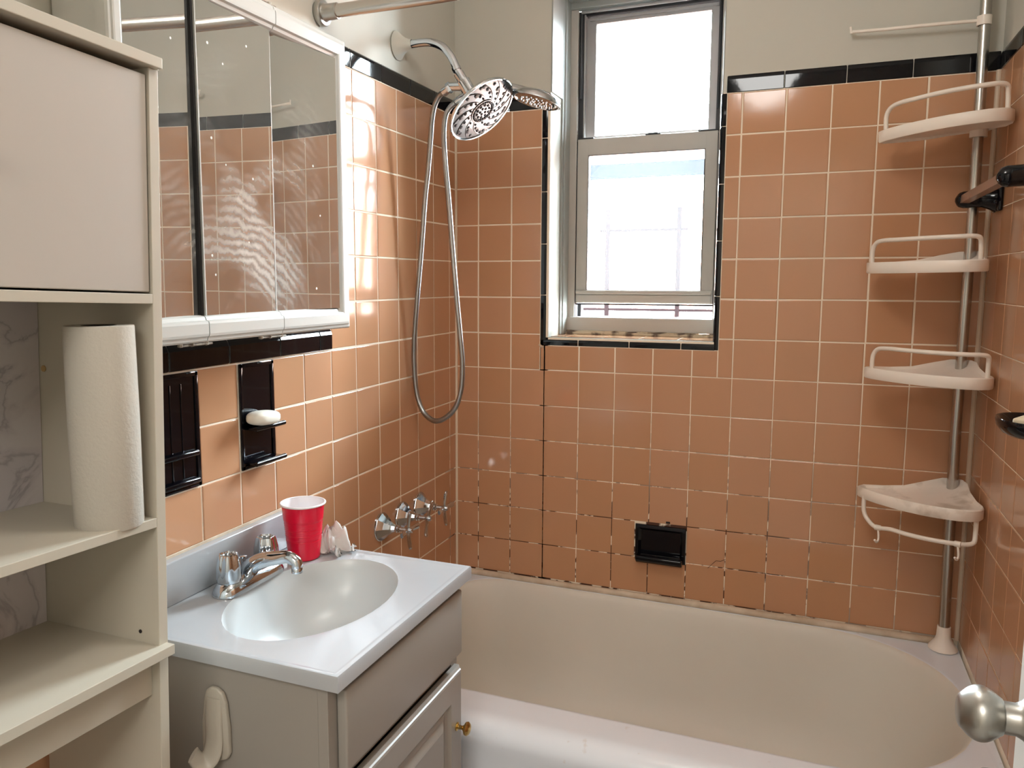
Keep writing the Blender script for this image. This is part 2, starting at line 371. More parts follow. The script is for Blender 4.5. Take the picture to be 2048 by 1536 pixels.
trim(bm, er, [WX0 + 0.008, 0.396, 0.548, 0.695, WX1 - 0.008], lambda s, a, b: Vector((s, b, WZ0 + a)))
# tiles on the window reveals and sill
tiles(bm, [0.030, 0.108], ZR[:7] + [WZ0 + 0.024], lambda u, v, dd: Vector((WX0 + 0.024 - dd, u, v)))
tiles(bm, [0.030, 0.108], [2.0, 2.045], lambda u, v, dd: Vector((WX0 + 0.024 - dd, u, v)), mi=3)
tiles(bm, [0.30, 0.35, 0.46, 0.57, 0.68, 0.787], [0.030, 0.150], lambda u, v, dd: Vector((u, v, WZ0 + 0.025 - dd)))
box(bm, 0.787, 0.789, 0.03, 0.15, WZ0 + 0.02, 2.0, 1)
# caulk line over the tub and down the corners
tube(bm, [(W - 0.003, -0.004, 0.58), (W - 0.004, -0.004, 1.3), (W - 0.003, -0.003, 2.0)], 0.0065, 8, 6)
tube(bm, [(0.002, -0.002, 0.58), (0.002, -0.002, 2.0)], 0.0045, 8, 6)
for (x_, z_, r_) in ((.281, 1.305, .0045), (.277, 1.309, .0035), (.287, 1.3035, .003)): lathe(bm, [(0, r_), (.0015, r_ * .9), (.0022, 0)], (x_, .0005, z_), (0, -1, 0), 9, 4)
# hairline crack and a chip by the soap dish
tube(bm, [(0.79, -0.0012, 0.683), (0.812, -0.0012, 0.708), (0.825, -0.0012, 0.708), (0.838, -0.0012, 0.716)], 0.0006, 5, 5)
box(bm, 0.668, 0.680, -0.0015, 0.001, 0.800, 0.806, 5, 0.001)
struct('wall_back', bm, ['plaster', 'grout', 'tile', 'black', 'caulk', 'hole', 'sealant'])

bm = NB()     # wall_left
LT = 0.7109   # end of the high tiling over the tub
box(bm, -0.25, -0.0022, YN - 0.1, 0.05, Z0, ZC, 0)
box(bm, -0.004, -0.0011, -LT, 0, 0.3, 2.001, 1); box(bm, -0.004, -0.0011, YN, -LT, Z0, 1.344, 1)
fl = lambda u, v, dd: Vector((-dd, -u, v))
tooth = (1.1557, 1.2662, ZR[8], ZR[6]); sopn = (0.9326, 1.0444, ZR[8], ZR[6])
ZL = ZR + [0.581 - 0.109 * k for k in range(1, 5)]
tiles(bm, LY[:8], ZR, fl)
tiles(bm, LY[7:], [v for v in ZL if v < 1.35], fl, [tooth, sopn])
trim(bm, bullnose, [0, 0.149, 0.299, 0.457, 0.607, LT], lambda s, a, b: Vector((-b, -s, 2.0 + a)))
capp = [(a * 1.02, b) for a, b in bullnose]
trim(bm, capp, [LT + 0.0015, 0.763, 0.911, 1.071, 1.228] + [1.228 + 0.155 * k for k in range(1, 9)], lambda s, a, b: Vector((-b + (0.004 if a < 0.036 else 0.003), -s, 1.343 + a)))
struct('wall_left', bm, ['plaster', 'grout', 'tile', 'black'])

bm = NB()     # wall_right
box(bm, W + 0.0022, W + 0.25, YN - 0.1, 0.05, Z0, ZC, 0)
box(bm, W + 0.0011, W + 0.004, YN, 0, Z0, 2.001, 1)
fr = lambda u, v, dd: Vector((W + dd, -u, v))
tiles(bm, RY, ZR, fr, g=0.0022)
tiles(bm, RY[7:], [0.581 - 0.109 * k for k in range(0, 5)], fr, g=0.0022)
trim(bm, bullnose, [0, 0.05] + [0.05 + 0.153 * k for k in range(1, 16)], lambda s, a, b: Vector((W + b, -s, 2.0 + a)))
struct('wall_right', bm, ['plaster', 'grout', 'tile', 'black'])

bm = NB()     # wall_near, the wall with the doorway the picture is taken from
DX0, DX1, DZ = 0.40, 1.26, 2.16
box(bm, -0.2, DX0, YN - 0.1, YN, Z0, ZC); box(bm, DX1, W + 0.2, YN - 0.1, YN, Z0, ZC); box(bm, DX0, DX1, YN - 0.1, YN, DZ, ZC)
struct('wall_near', bm, ['plaster'])
bm = NB(); box(bm, -0.8, 2.2, -4.2, 0.32, Z0 - 0.1, Z0); struct('floor', bm, ['floor'])
bm = NB(); box(bm, -0.8, 2.2, -4.2, 0.32, ZC, ZC + 0.1); struct('ceiling', bm, ['ceil'])
bm = NB(); box(bm, -0.8, 2.2, -4.2, -4.1, Z0, ZC); box(bm, -0.8, -0.7, -4.1, YN - 0.1, Z0, ZC); box(bm, 2.1, 2.2, -4.1, YN - 0.1, Z0, ZC)
box(bm, -0.7, -0.2, YN - 0.1, YN - 0.02, Z0, ZC); box(bm, W + 0.2, 2.1, YN - 0.1, YN - 0.02, Z0, ZC)
struct('wall_hall', bm, ['hall'])
bm = NB()     # door casing
for x0, x1 in ((DX0 - 0.06, DX0), (DX1, DX1 + 0.06)): box(bm, x0, x1, YN, YN + 0.014, Z0, DZ + 0.06, 0, 0.004)
box(bm, DX0, DX1, YN, YN + 0.014, DZ, DZ + 0.06, 0, 0.004)
struct('trim_1', bm, ['door'])
# ---------------------------------------------------------------- window
YW = 0.18
bm = NB()
# white painted wooden jambs and moulding inside the reveal
XL, XR = WX0 + 0.0245, 0.787
ZS = WZ0 + 0.026
box(bm, XL, XL + 0.005, 0.108, YW + 0.02, ZS, 2.35, 0, 0.001)
box(bm, XL + 0.001, XL + 0.009, 0.125, YW + 0.01, ZS, 2.34, 0, 0.002)
box(bm, XL, XL + 0.0045, 0.002, 0.112, 2.046, 2.35, 0, 0.001)
box(bm, XR - 0.005, XR, 0.03, YW + 0.02, ZS, 2.35, 0, 0.001)
box(bm, XR - 0.004, XR, 0.002, 0.035, 2.0, 2.35, 0, 0.001)
box(bm, XL, XR, 0.004, YW + 0.02, 2.34, 2.36, 0)
box(bm, XL, XR, YW - 0.01, YW + 0.02, 2.322, 2.345, 0, 0.002)
win = struct('window_1', bm, ['white'])
def wpart(name, bm, mats, **k):
    o = obj(name, bm, mats, win, **k); return o
bm = NB()     # beige frame round both sashes
box(bm, 0.308, 0.3335, YW - 0.004, YW + 0.09, 1.343, 2.322, 0, 0.002)
box(bm, 0.7595, 0.785, YW - 0.004, YW + 0.09, 1.343, 2.36, 0, 0.002)
box(bm, 0.306, 0.784, YW - 0.012, YW + 0.09, 1.3433, 1.388, 0, 0.003)
wpart('window_frame', bm, ['sash'])
bm = NB()     # grimy putty between frame and tiles
tube(bm, smoothpath([(0.304, YW - 0.012, 1.342), (0.42, YW - 0.013, 1.341), (0.55, YW - 0.011, 1.3405), (0.66, YW - 0.014, 1.340), (0.785, YW - 0.012, 1.339)]), [0.0045 + 0.0012 * math.sin(k * 1.7) for k in range(25)], 8)
tube(bm, smoothpath([(0.304, YW - 0.022, 1.337), (0.45, YW - 0.021, 1.337), (0.62, YW - 0.024, 1.336), (0.785, YW - 0.02, 1.336)]), [0.0045 + 0.001 * math.sin(k * 2.3) for k in range(19)], 8)
tube(bm, [(0.309, YW - 0.010, 1.343), (0.3085, YW - 0.008, 1.39)], 0.0022, 8)
wpart('putty', bm, ['dirty'], smooth=True)
bm = NB()     # black weather-strip tracks
box(bm, 0.3335, 0.3475, YW + 0.012, YW + 0.07, 1.93, 2.318, 0)
box(bm, 0.3335, 0.3352, YW - 0.001, YW + 0.03, 1.388, 1.93, 0); box(bm, 0.7575, 0.7595, YW - 0.001, YW + 0.03, 1.388, 1.93, 0)
box(bm, 0.7475, 0.7595, YW + 0.012, YW + 0.07, 1.93, 2.32, 0)
box(bm, 0.3352, 0.7575, YW + 0.010, YW + 0.020, 1.4255, 1.4305)
box(bm, 0.3352, 0.345, YW + 0.035, YW + 0.06, 1.388, 1.43)
tube(bm, [(0.340, YW + 0.008, 2.06), (0.341, YW + 0.008, 2.31)], 0.005, 10)
tube(bm, [(0.753, YW + 0.008, 2.0), (0.7535, YW + 0.008, 2.31)], 0.004, 10)
wpart('weather_strip', bm, ['rubber'])
def sash(name, x0, x1, z0, z1, y0, y1, st, bot, top, mat_, glassm):
    bm = NB()
    box(bm, x0, x0 + st, y0, y1, z0, z1, 0, 0.002); box(bm, x1 - st, x1, y0, y1, z0, z1, 0, 0.002)
    box(bm, x0 + st - 0.003, x1 - st + 0.003, y0, y1, z0, z0 + bot, 0, 0.002); box(bm, x0 + st - 0.003, x1 - st + 0.003, y0, y1, z1 - top, z1, 0, 0.002)
    s = wpart(name, bm, [mat_])
    bm = NB(); box(bm, x0 + st, x1 - st, (y0 + y1) / 2, (y0 + y1) / 2 + 0.003, z0 + bot, z1 - top)
    obj('glass_pane', bm, [glassm], s)
    return s
s1 = sash('lower_sash', 0.3355, 0.7570, 1.4315, 1.937, YW, YW + 0.026, 0.0355, 0.042, 0.052, 'sash', 'frost')
bm = NB()     # moulded lip of the bottom rail, gasket round the pane
box(bm, 0.337, 0.7545, YW - 0.010, YW + 0.002, 1.460, 1.4725, 0, 0.0035)
box(bm, 0.3415, 0.7515, YW - 0.003, YW + 0.002, 1.434, 1.458, 0, 0.0012)
obj('rail_lip', bm, ['sash'], s1)
bm = NB()
box(bm, 0.3705, 0.3725, YW - 0.001, YW + 0.004, 1.474, 1.885); box(bm, 0.7200, 0.7220, YW - 0.001, YW + 0.004, 1.474, 1.885)
box(bm, 0.3705, 0.722, YW - 0.001, YW + 0.004, 1.472, 1.474); box(bm, 0.3705, 0.722, YW - 0.001, YW + 0.004, 1.885, 1.887)
obj('gasket', bm, ['rubber'], s1)
bm = NB()     # sash latch and corner stops
box(bm, 0.545, 0.590, YW + 0.002, YW + 0.02, 1.937, 1.9405, 0, 0.001); box(bm, 0.578, 0.581, YW + 0.006, YW + 0.014, 1.939, 1.953, 0, 0.001)
box(bm, 0.552, 0.578, YW + 0.004, YW + 0.014, 1.940, 1.9435, 0, 0.001)
box(bm, 0.336, 0.385, YW, YW + 0.02, 1.937, 1.941, 0, 0.001); box(bm, 0.70, 0.757, YW, YW + 0.02, 1.937, 1.941, 0, 0.001)
obj('sash_latch', bm, ['rubber'], s1)
s2 = sash('upper_sash', 0.3465, 0.7565, 1.93, 2.3050, YW + 0.035, YW + 0.060, 0.034, 0.02, 0.020, 'grey', 'glass')
bm = NB()
box(bm, 0.36, 0.745, YW + 0.028, YW + 0.036, 2.294, 2.303, 0, 0.002); box(bm, 0.3475, 0.352, YW + 0.015, YW + 0.036, 1.94, 2.31, 0, 0.001); box(bm, 0.748, 0.752, YW + 0.015, YW + 0.036, 1.94, 2.31, 0, 0.001)
obj('top_rail_ridge', bm, ['grey'], s2)
bm = NB()
tube(bm, [(0.34, YW + 0.01, 2.316), (0.76, YW + 0.01, 2.316)], 0.005, 8)
box(bm, 0.335, 0.76, YW + 0.02, YW + 0.06, 2.3065, 2.3215, 1)
wpart('head_track', bm, ['grey', 'rubber'])

# outside: brick building, fire-escape railing
bm = NB(); box(bm, -3.5, 5.0, 6.0, 9.0, -3, 2.3); box(bm, -3.6, 5.1, 5.9, 9.1, 2.3, 2.42)
tag(obj('brick_building', bm, ['brick']), 'washed-out brick building seen across the yard through the window', 'building')
t = thing('fire_escape_railing', 'dark metal fire escape railing outside the open window', 'railing', (0.5, 0.75, 1.0))
for x in (0.30, 0.567):
    bm = NB(); box(bm, x - 0.008, x + 0.008, 0.742, 0.758, 0.6, 1.77, 0, 0.002); obj('post', bm, ['iron'], t)
for z, xa, xb_ in ((1.392, 0.05, 1.0), (1.69, 0.27, 0.60)):
    bm = NB(); box(bm, xa, xb_, 0.745, 0.755, z - 0.005, z + 0.005, 0, 0.001); obj('rail', bm, ['iron'], t)
bm = NB(); box(bm, 0.03, 0.045, 0.318, 0.752, 1.335, 1.35); obj('wall_arm', bm, ['iron'], t)
bm = NB(); box(bm, 1.0, 1.015, 0.318, 0.752, 1.335, 1.35); obj('wall_arm', bm, ['iron'], t)
bm = NB(); box(bm, -1.0, 2.0, 1.7, 1.8, 2.012, 2.075, 0, 0.004)
tag(obj('steel_beam', bm, ['bluebeam']), 'blue-grey horizontal beam outside behind the upper part of the lower sash', 'beam')

# ---------------------------------------------------------------- bathtub
def rrect(x0, x1, y0, y1, r, n=6, rs=None):
    P = []; rs = rs or (r, r, r, r)
    for (cx, cy, a0, rr) in ((x1, y1, 0, rs[0]), (x0, y1, 90, rs[1]), (x0, y0, 180, rs[2]), (x1, y0, 270, rs[3])):
        sx = 1 if cx == x1 else -1; sy = 1 if cy == y1 else -1
        for k in range(n + 1):
            a = R_(a0 + 90 * k / n); P.append((cx - sx * rr + rr * math.cos(a), cy - sy * rr + rr * math.sin(a)))
    return P
bm = NB()
n = 10
loops = []
def loop(P, z, mi=0): loops.append(([bm.verts.new((x, y, z)) for x, y in P], mi))
x0, x1, y0, y1 = 0.003, W - 0.003, -0.815, -0.003
loop(rrect(x0, x1, y0 + 0.010, y1, 0.004, n), Z0, 1)
loop(rrect(x0, x1, y0 + 0.010, y1, 0.004, n), 0.42, 1)
loop(rrect(x0, x1, y0 + 0.004, y1, 0.004, n), 0.50, 1)
for t_ in range(0, 7):
    a = R_(15 * t_)
    loop(rrect(x0, x1, y0 + 0.045 * (1 - math.cos(a)), y1, 0.004, n), 0.520 + 0.045 * math.sin(a), 1)
ix0, ix1, iy0, iy1 = 0.05, W - 0.03, -0.695, -0.022
rs = (0.30, 0.14, 0.14, 0.30)
loop(rrect(x0, x1, y0 + 0.053, y1, 0.004, n), 0.5653, 1)
loop(rrect(ix0 - .006, ix1 + .006, iy0 - .006, iy1 + .006, 0.1, n, rs), 0.566, 1)
loop(rrect(ix0, ix1, iy0, iy1, 0.1, n, rs), 0.566, 1)
for q, zz in ((0.006, 0.560), (0.011, 0.548), (0.016, 0.52)): loop(rrect(ix0 + q, ix1 - q, iy0 + q, iy1 - q, 0.1, n, tuple(r - q * .3 for r in rs)), zz, 0)
for q, zz in ((0.028, 0.42), (0.045, 0.32), (0.065, 0.26), (0.10, 0.225), (0.16, 0.212)): loop(rrect(ix0 + q, ix1 - q * 1.6, iy0 + q, iy1 - q, 0.1, n, tuple(max(.04, r - q * .3) for r in rs)), zz, 0)
for (A, ma), (B, mb) in zip(loops, loops[1:]):
    for k in range(len(A)): bm.faces.new([A[k], A[(k + 1) % len(A)], B[(k + 1) % len(A)], B[k]]).material_index = mb
bm.faces.new(loops[-1][0]); bm.faces.new(loops[0][0][::-1])
tub = tag(obj('bathtub', bm, ['tub', 'tubrim'], smooth=True, angle=50), 'cream enamel bathtub with window light coloured into its rim along the window wall', 'bathtub')
bm = NB(); tube(bm, [(0.012, -0.0115, 0.573), (0.4, -0.011, 0.572), (0.8, -0.0115, 0.574), (W - .012, -0.0115, 0.573)], 0.0098, 10)
obj('caulk_bead', bm, ['caulk'], tub, smooth=True, angle=50)

# ---------------------------------------------------------------- vanity
VX, VY0, VY1, VZ = 0.428, -1.372, -0.882, 0.935
t = thing('vanity_cabinet', 'almond-coloured vanity cabinet with a false drawer front and panel door under the white sink top', 'cabinet', (0.2, -1.12, Z0))
cx1 = 0.402; cy0, cy1 = VY0 + 0.012, VY1 - 0.015; ct = VZ - 0.0225
bm = NB()
box(bm, 0.003, cx1 - .018, cy0 + .0005, cy0 + 0.016, Z0, ct); box(bm, 0.003, cx1 - .018, cy1 - 0.016, cy1 - .0005, Z0, ct); box(bm, 0.003, 0.018, cy0, cy1, Z0, ct)
box(bm, cx1 - 0.018, cx1, cy0, cy0 + 0.030, Z0 + 0.08, ct, 0, 0.001); box(bm, cx1 - 0.018, cx1, cy1 - 0.028, cy1, Z0 + 0.08, ct, 0, 0.001)
for z_ in ((ct - 0.03, ct - 0.0003), (0.745, 0.775), (Z0 + 0.0805, Z0 + 0.11)): box(bm, cx1 - 0.0175, cx1 - 0.0003, cy0 + 0.028, cy1 - 0.026, z_[0], z_[1])
box(bm, 0.018, cx1 - 0.02, cy0 + 0.016, cy1 - 0.016, Z0 + 0.08, Z0 + 0.095); box(bm, cx1 - 0.07, cx1 - 0.055, cy0 + 0.01, cy1 - 0.01, Z0, Z0 + 0.08)
obj('body', bm, ['vanity'], t)
def panel(bm, y0, y1, z0, z1, xf, raised=True, th=0.018):
    box(bm, xf, xf + th, y0, y1, z0, z1, 0, 0.004, 3)
bm = NB(); panel(bm, cy0 + 0.022, cy1 - 0.014, 0.768, ct - 0.014, cx1 + 0.0005)
obj('drawer_front', bm, ['vanity'], t, smooth=True, angle=40)
dy0, dy1, dz0, dz1, xf = cy0 + 0.022, cy1 - 0.012, Z0 + 0.09, 0.740, cx1 + 0.0005
bm = NB()
th = 0.018; ins = 0.055
def ring(bm, rects):
    L = []
    for (a, b, c, e, x) in rects: L.append([bm.verts.new((x, p, q)) for p, q in ((a, c), (b, c), (b, e), (a, e))])
    for A, B in zip(L, L[1:]):
        for k in range(4): bm.faces.new([A[k], A[(k + 1) % 4], B[(k + 1) % 4], B[k]])
    bm.faces.new(L[-1]); bm.faces.new(L[0][::-1])
def R5(q, x): return (dy0 + q, dy1 - q, dz0 + q, dz1 - q, xf + x)
ring(bm, [R5(0, 0), R5(0, th - .009), R5(.002, th - .0065), R5(.0045, th - .004), R5(.006, th - .0012), R5(.010, th), R5(ins, th), R5(ins + .006, th - .006), R5(ins + .014, th - .008), R5(ins + .022, th - .007), R5(ins + .034, th - .001), R5(ins + .037, th)])
dr = obj('door', bm, ['vanity'], t)
bm = NB(); lathe(bm, [(0, .0085), (.002, .0085), (.004, .0045), (.012, .0038), (.016, .007), (.019, .0125), (.023, .0135), (.027, .010), (.029, .004), (.0295, 0)], (xf + th, dy1 - 0.030, 0.626), (1, 0, 0), 24)
o = obj('knob', bm, ['brass'], dr, smooth=True, angle=50); o['label'] = 'small polished brass knob'

bm = NB()     # sink top with moulded oval bowl and backsplash
ex, ey, ea, eb = 0.22, -1.12, 0.135, 0.195
NS = 48
def outer(k, q=0.0):
    a = 2 * PI * k / NS; dx, dy = math.cos(a) * ea, math.sin(a) * eb
    X0, X1, Y0, Y1 = 0.0015 + q, VX - q, VY0 + q, VY1 - q
    s = 1e9
    if dx > 1e-9: s = min(s, (X1 - ex) / dx)
    if dx < -1e-9: s = min(s, (X0 - ex) / dx)
    if dy > 1e-9: s = min(s, (Y1 - ey) / dy)
    if dy < -1e-9: s = min(s, (Y0 - ey) / dy)
    return ex + dx * s, ey + dy * s
corners = [(VX, VY1), (0.0015, VY1), (0.0015, VY0), (VX, VY0)]
def rect_loop(q, z):
    P = [list(outer(k, q)) for k in range(NS)]
    C4 = [(VX - q, VY1 - q), (0.0015 + q, VY1 - q), (0.0015 + q, VY0 + q), (VX - q, VY0 + q)]
    for c in C4:
        k = min(range(NS), key=lambda i: (P[i][0] - c[0]) ** 2 + (P[i][1] - c[1]) ** 2); P[k] = list(c)
    return [bm.verts.new((x, y, z)) for x, y in P]
def ell(s, z, mi=1): return [bm.verts.new((ex + ea * s * math.cos(2 * PI * k / NS) + 0.0 * (1 - s), ey + eb * s * math.sin(2 * PI * k / NS), z)) for k in range(NS)]
LL = [(rect_loop(0.0, VZ - 0.0225), 0), (rect_loop(0.0, VZ - 0.002), 0), (rect_loop(0.0015, VZ + 0.0018), 0), (rect_loop(0.006, VZ + 0.0022), 0), (rect_loop(0.012, VZ + 0.0008), 0), (rect_loop(0.016, VZ), 0),
      (ell(1.07, VZ), 0), (ell(1.0, VZ - 0.0012), 0), (ell(0.985, VZ - 0.006), 1), (ell(0.96, VZ - 0.020), 1), (ell(0.91, VZ - 0.048), 1), (ell(0.82, VZ - 0.080), 1), (ell(0.66, VZ - 0.108), 1), (ell(0.45, VZ - 0.124), 1), (ell(0.2, VZ - 0.131), 1)]
for (A, _), (B, mi) in zip(LL, LL[1:]):
    for k in range(NS): bm.faces.new([A[k], A[(k + 1) % NS], B[(k + 1) % NS], B[k]]).material_index = mi
bm.faces.new(LL[-1][0]).material_index = 1
# underside skirt
u1 = rect_loop(0.004, VZ - 0.0225); u2 = ell(0.99, VZ - 0.0225)
for A, B in ((LL[0][0], u1), (u1, u2)):
    for k in range(NS): bm.faces.new([A[k], B[k], B[(k + 1) % NS], A[(k + 1) % NS]])
top = tag(obj('sink_top', bm, ['marble_top', 'bowl'], smooth=True, angle=40), 'white moulded sink top with an oval bowl and backsplash, on the vanity', 'sink')
bm = NB(); box(bm, 0.0015, 0.020, VY0, VY1, VZ, 1.014, 0, 0.003, 3); obj('backsplash', bm, ['marble_top'], top, smooth=True, angle=40)
bm = NB(); box(bm, 0.0005, 0.0035, VY0, VY1, 1.0125, 1.019, 0, 0.001); obj('caulk_line', bm, ['caulk'], top)
bm = NB(); lathe(bm, [(0, .024), (.002, .022), (.0025, .017), (.0015, .012), (0.001, 0)], (ex, ey, VZ - 0.1312), (0, 0, 1), 24); obj('drain', bm, ['chrome'], top, smooth=True)

# faucet
FX, FY = 0.072, -1.118
t = thing('faucet', 'chrome two-handle faucet at the back of the sink top', 'faucet', (FX, FY, VZ))
bm = NB()
NL = 32
def stad(hy, hx, z):
    o = []
    for k in range(NL):
        a = 2 * PI * k / NL; sy = math.copysign(hy - hx, math.sin(a)) if abs(math.sin(a)) > 1e-6 else 0
        o.append(bm.verts.new((FX + hx * math.cos(a), FY + hx * math.sin(a) + sy, z)))
    return o
S = [stad(.090, .026, VZ + .0005), stad(.090, .0265, VZ + .004), stad(.086, .024, VZ + .012), stad(.078, .019, VZ + .021), stad(.070, .014, VZ + .0235)]
for A, B in zip(S, S[1:]):
    for k in range(NL): bm.faces.new([A[k], A[(k + 1) % NL], B[(k + 1) % NL], B[k]])
bm.faces.new(S[-1]); bm.faces.new(S[0][::-1])
obj('base_plate', bm, ['chrome'], t, smooth=True, angle=60)
bm = NB(); P = smoothpath([(FX - .004, FY, VZ + .012), (FX + .006, FY, VZ + .032), (FX + .030, FY + .003, VZ + .046), (FX + .062, FY + .006, VZ + .054), (FX + .084, FY + .008, VZ + .058), (FX + .099, FY + .009, VZ + .051), (FX + .102, FY + .009, VZ + .040)], 5)
nP = len(P); tube(bm, P, [0.019 - 0.0075 * min(1, i / nP * 1.6) for i in range(nP)], 20, flat=1.0)
obj('spout', bm, ['chrome'], t, smooth=True, angle=60)
bm = NB(); lathe(bm, [(0, .0), (0, .0105), (.008, .0105), (.010, .009)], (FX + .102, FY + .009, VZ + .031), (0, 0, 1), 20); obj('aerator', bm, ['chrome'], t, smooth=True, angle=40)
bm = NB(); lathe(bm, [(0, .0028), (.026, .0028), (.027, .0085), (.030, .0085), (.031, .004), (.031, 0)], (FX - .018, FY + .004, VZ + .018), (0, 0, 1), 16); obj('lift_rod', bm, ['chrome'], t, smooth=True, angle=40)
for sy, rot in ((-1, 0.4), (1, 0.9)):
    bm = NB(); fn = lambda a, h: 1 + 0.085 * math.cos(6 * (a + rot)) * min(1, max(0, (h - .004) / .01))
    lathe(bm, [(0, .0215), (.004, .0225), (.008, .0235), (.030, .0215), (.045, .0185), (.0505, .0165), (.051, .0145), (.047, .0135), (.045, 0)], (FX - .002, FY + sy * .0545, VZ + .022), (0, 0, 1), 48, fn=fn)
    obj('handle', bm, ['chrome'], t, smooth=True, angle=50)

# red cup
cx, cy = 0.087, -0.962
t = thing('plastic_cup', 'red plastic party cup standing on the far corner of the sink top', 'cup', (cx, cy, VZ))
bm = NB()
prof = [(0.0, 0), (0.0, .0295), (.002, .032), (.004, .0325)]
for k in range(1, 60):
    h = .004 + .112 * k / 60; r = .0325 + .0102 * (h - .004) / .112
    if .038 < h < .082: r += .0006 * math.sin((h - .038) / .0045 * 2 * PI)
    elif h >= .082: r += .0008
    prof.append((h, r))
prof += [(.1165, .0434)]
lathe(bm, prof, (cx, cy, VZ + .0005), (0, 0, 1), 48); obj('cup_body', bm, ['red'], t, smooth=True, angle=60)
bm = NB(); rp = [(.1155 + .0022 * math.sin(a), .0447 + .0022 * math.cos(a)) for a in [2 * PI * k / 10 for k in range(11)]]
lathe(bm, rp, (cx, cy, VZ), (0, 0, 1), 48)
lathe(bm, [(.1165, .0434), (.112, .0415), (.08, .0380), (.006, .0315), (.004, 0)], (cx, cy, VZ), (0, 0, 1), 48)
o = obj('rim_and_lining', bm, ['cupin'], t, smooth=True, angle=60); o['label'] = 'white rolled rim and white lining'

# tissue behind the cup
bm = NB()
NU, NV = 26, 20; vs = []
for i in range(NU):
    for j in range(NV):
        u = i / (NU - 1) * 2 - 1; v = j / (NV - 1) * 2 - 1
        r2 = u * u + v * v
        hgt = 0.052 * math.exp(-2.6 * ((u + .15) ** 2 + (v + .1) ** 2)) + 0.010 * math.sin(5.1 * u + 2.2 * v) * (1 - .3 * abs(v)) + 0.008 * math.sin(9.3 * v - 3.7 * u) + 0.007 * math.sin(17 * u + 11 * v) + .004 * math.sin(29 * u - 13 * v)
        vs.append(bm.verts.new((0.120 + 0.040 * u + .010 * math.sin(4 * v) + .006 * math.sin(9 * u * v), -0.908 + 0.036 * v + .008 * math.sin(5 * u + 1), VZ + 0.0055 + max(0.0, hgt) * (1 if r2 < 1.6 else .6))))
for i in range(NU - 1):
    for j in range(NV - 1): bm.faces.new([vs[i * NV + j], vs[(i + 1) * NV + j], vs[(i + 1) * NV + j + 1], vs[i * NV + j + 1]])
bmesh.ops.solidify(bm, geom=bm.faces[:], thickness=0.0006)
tag(obj('crumpled_tissue', bm, ['tissue'], smooth=True), 'crumpled white tissue beside the red cup', 'tissue')

# hook on the side of the vanity
yh = cy0
t = thing('adhesive_hook', 'ivory plastic adhesive hook stuck on the near side of the vanity', 'hook', (0.200, yh, 0.80))
bm = NB()
pl = [(0.172, 0.765), (0.176, 0.757), (0.190, 0.752), (0.205, 0.752), (0.219, 0.758), (0.225, 0.768), (0.224, 0.81), (0.221, 0.85), (0.215, 0.866), (0.204, 0.873), (0.192, 0.873), (0.183, 0.866), (0.178, 0.85), (0.174, 0.81)]
prism(bm, pl, yh - 0.009, yh - 0.0003, lambda a, b, h: Vector((a, h, b)), 0, 0.003)
obj('backing_plate', bm, ['hookp'], t, smooth=True, angle=50)
bm = NB()
P = smoothpath([(0.198, yh - .007, 0.856), (0.198, yh - .010, 0.82), (0.198, yh - .011, 0.785), (0.196, yh - .016, 0.765), (0.190, yh - .024, 0.757), (0.184, yh - .033, 0.763), (0.180, yh - .038, 0.774)], 5)
tube(bm, P, [0.017 - 0.003 * abs(i / len(P) - .4) for i in range(len(P))], 14, flat=0.3, up=(0, 1, 0))
obj('hook_arm', bm, ['hookp'], t, smooth=True, angle=60)

# ---------------------------------------------------------------- medicine cabinet
X = 0.12; Y0, Y1, ZB, ZT = -1.434, -0.820, 1.402, 1.990
t = thing('medicine_cabinet', 'white framed three-door mirrored medicine cabinet above the sink', 'cabinet', (0.0, (Y0 + Y1) / 2, ZB))
bm = NB(); box(bm, 0.002, X - 0.022, Y0 + 0.012, Y1 - 0.012, ZB + 0.008, ZT - 0.008, 0, 0.002); obj('cabinet_box', bm, ['medframe'], t)
doors = [(Y0, -1.262, 4.4, 1, 0, -.32), (-1.260, -1.0605, 1.4, 0, 0, -.37), (-1.0585, Y1, -4.95, 0, 1, -.08)]
def rail(bm, y0, y1, z0, z1, horiz=True, sgn=1, miter=(0, 0)):
    # moulded profile: outer step, flat field, inner bead
    pr = [(0, -.020), (0, -.004), (.003, 0.0), (.008, .001), (.010, .004), (.014, .005), (.030, .005), (.034, .004), (.036, -.001), (.041, -.003), (.044, -.008), (.044, -.020)]
    wdt = (z1 - z0) if horiz else (y1 - y0)
    A, B = [], []
    for a, b in pr:
        a = a / .044 * wdt
        if horiz:
            z = z0 + a if sgn > 0 else z1 - a
            A.append(bm.verts.new((X + b, y0 + miter[0] * a, z))); B.append(bm.verts.new((X + b, y1 - miter[1] * a, z)))
        else:
            y = y0 + a if sgn > 0 else y1 - a
            A.append(bm.verts.new((X + b, y, z0 + miter[0] * a))); B.append(bm.verts.new((X + b, y, z1 - miter[1] * a)))
    n = len(pr)
    for k in range(n - 1): bm.faces.new([A[k], A[k + 1], B[k + 1], B[k]])
    bm.faces.new(A); bm.faces.new(B[::-1])
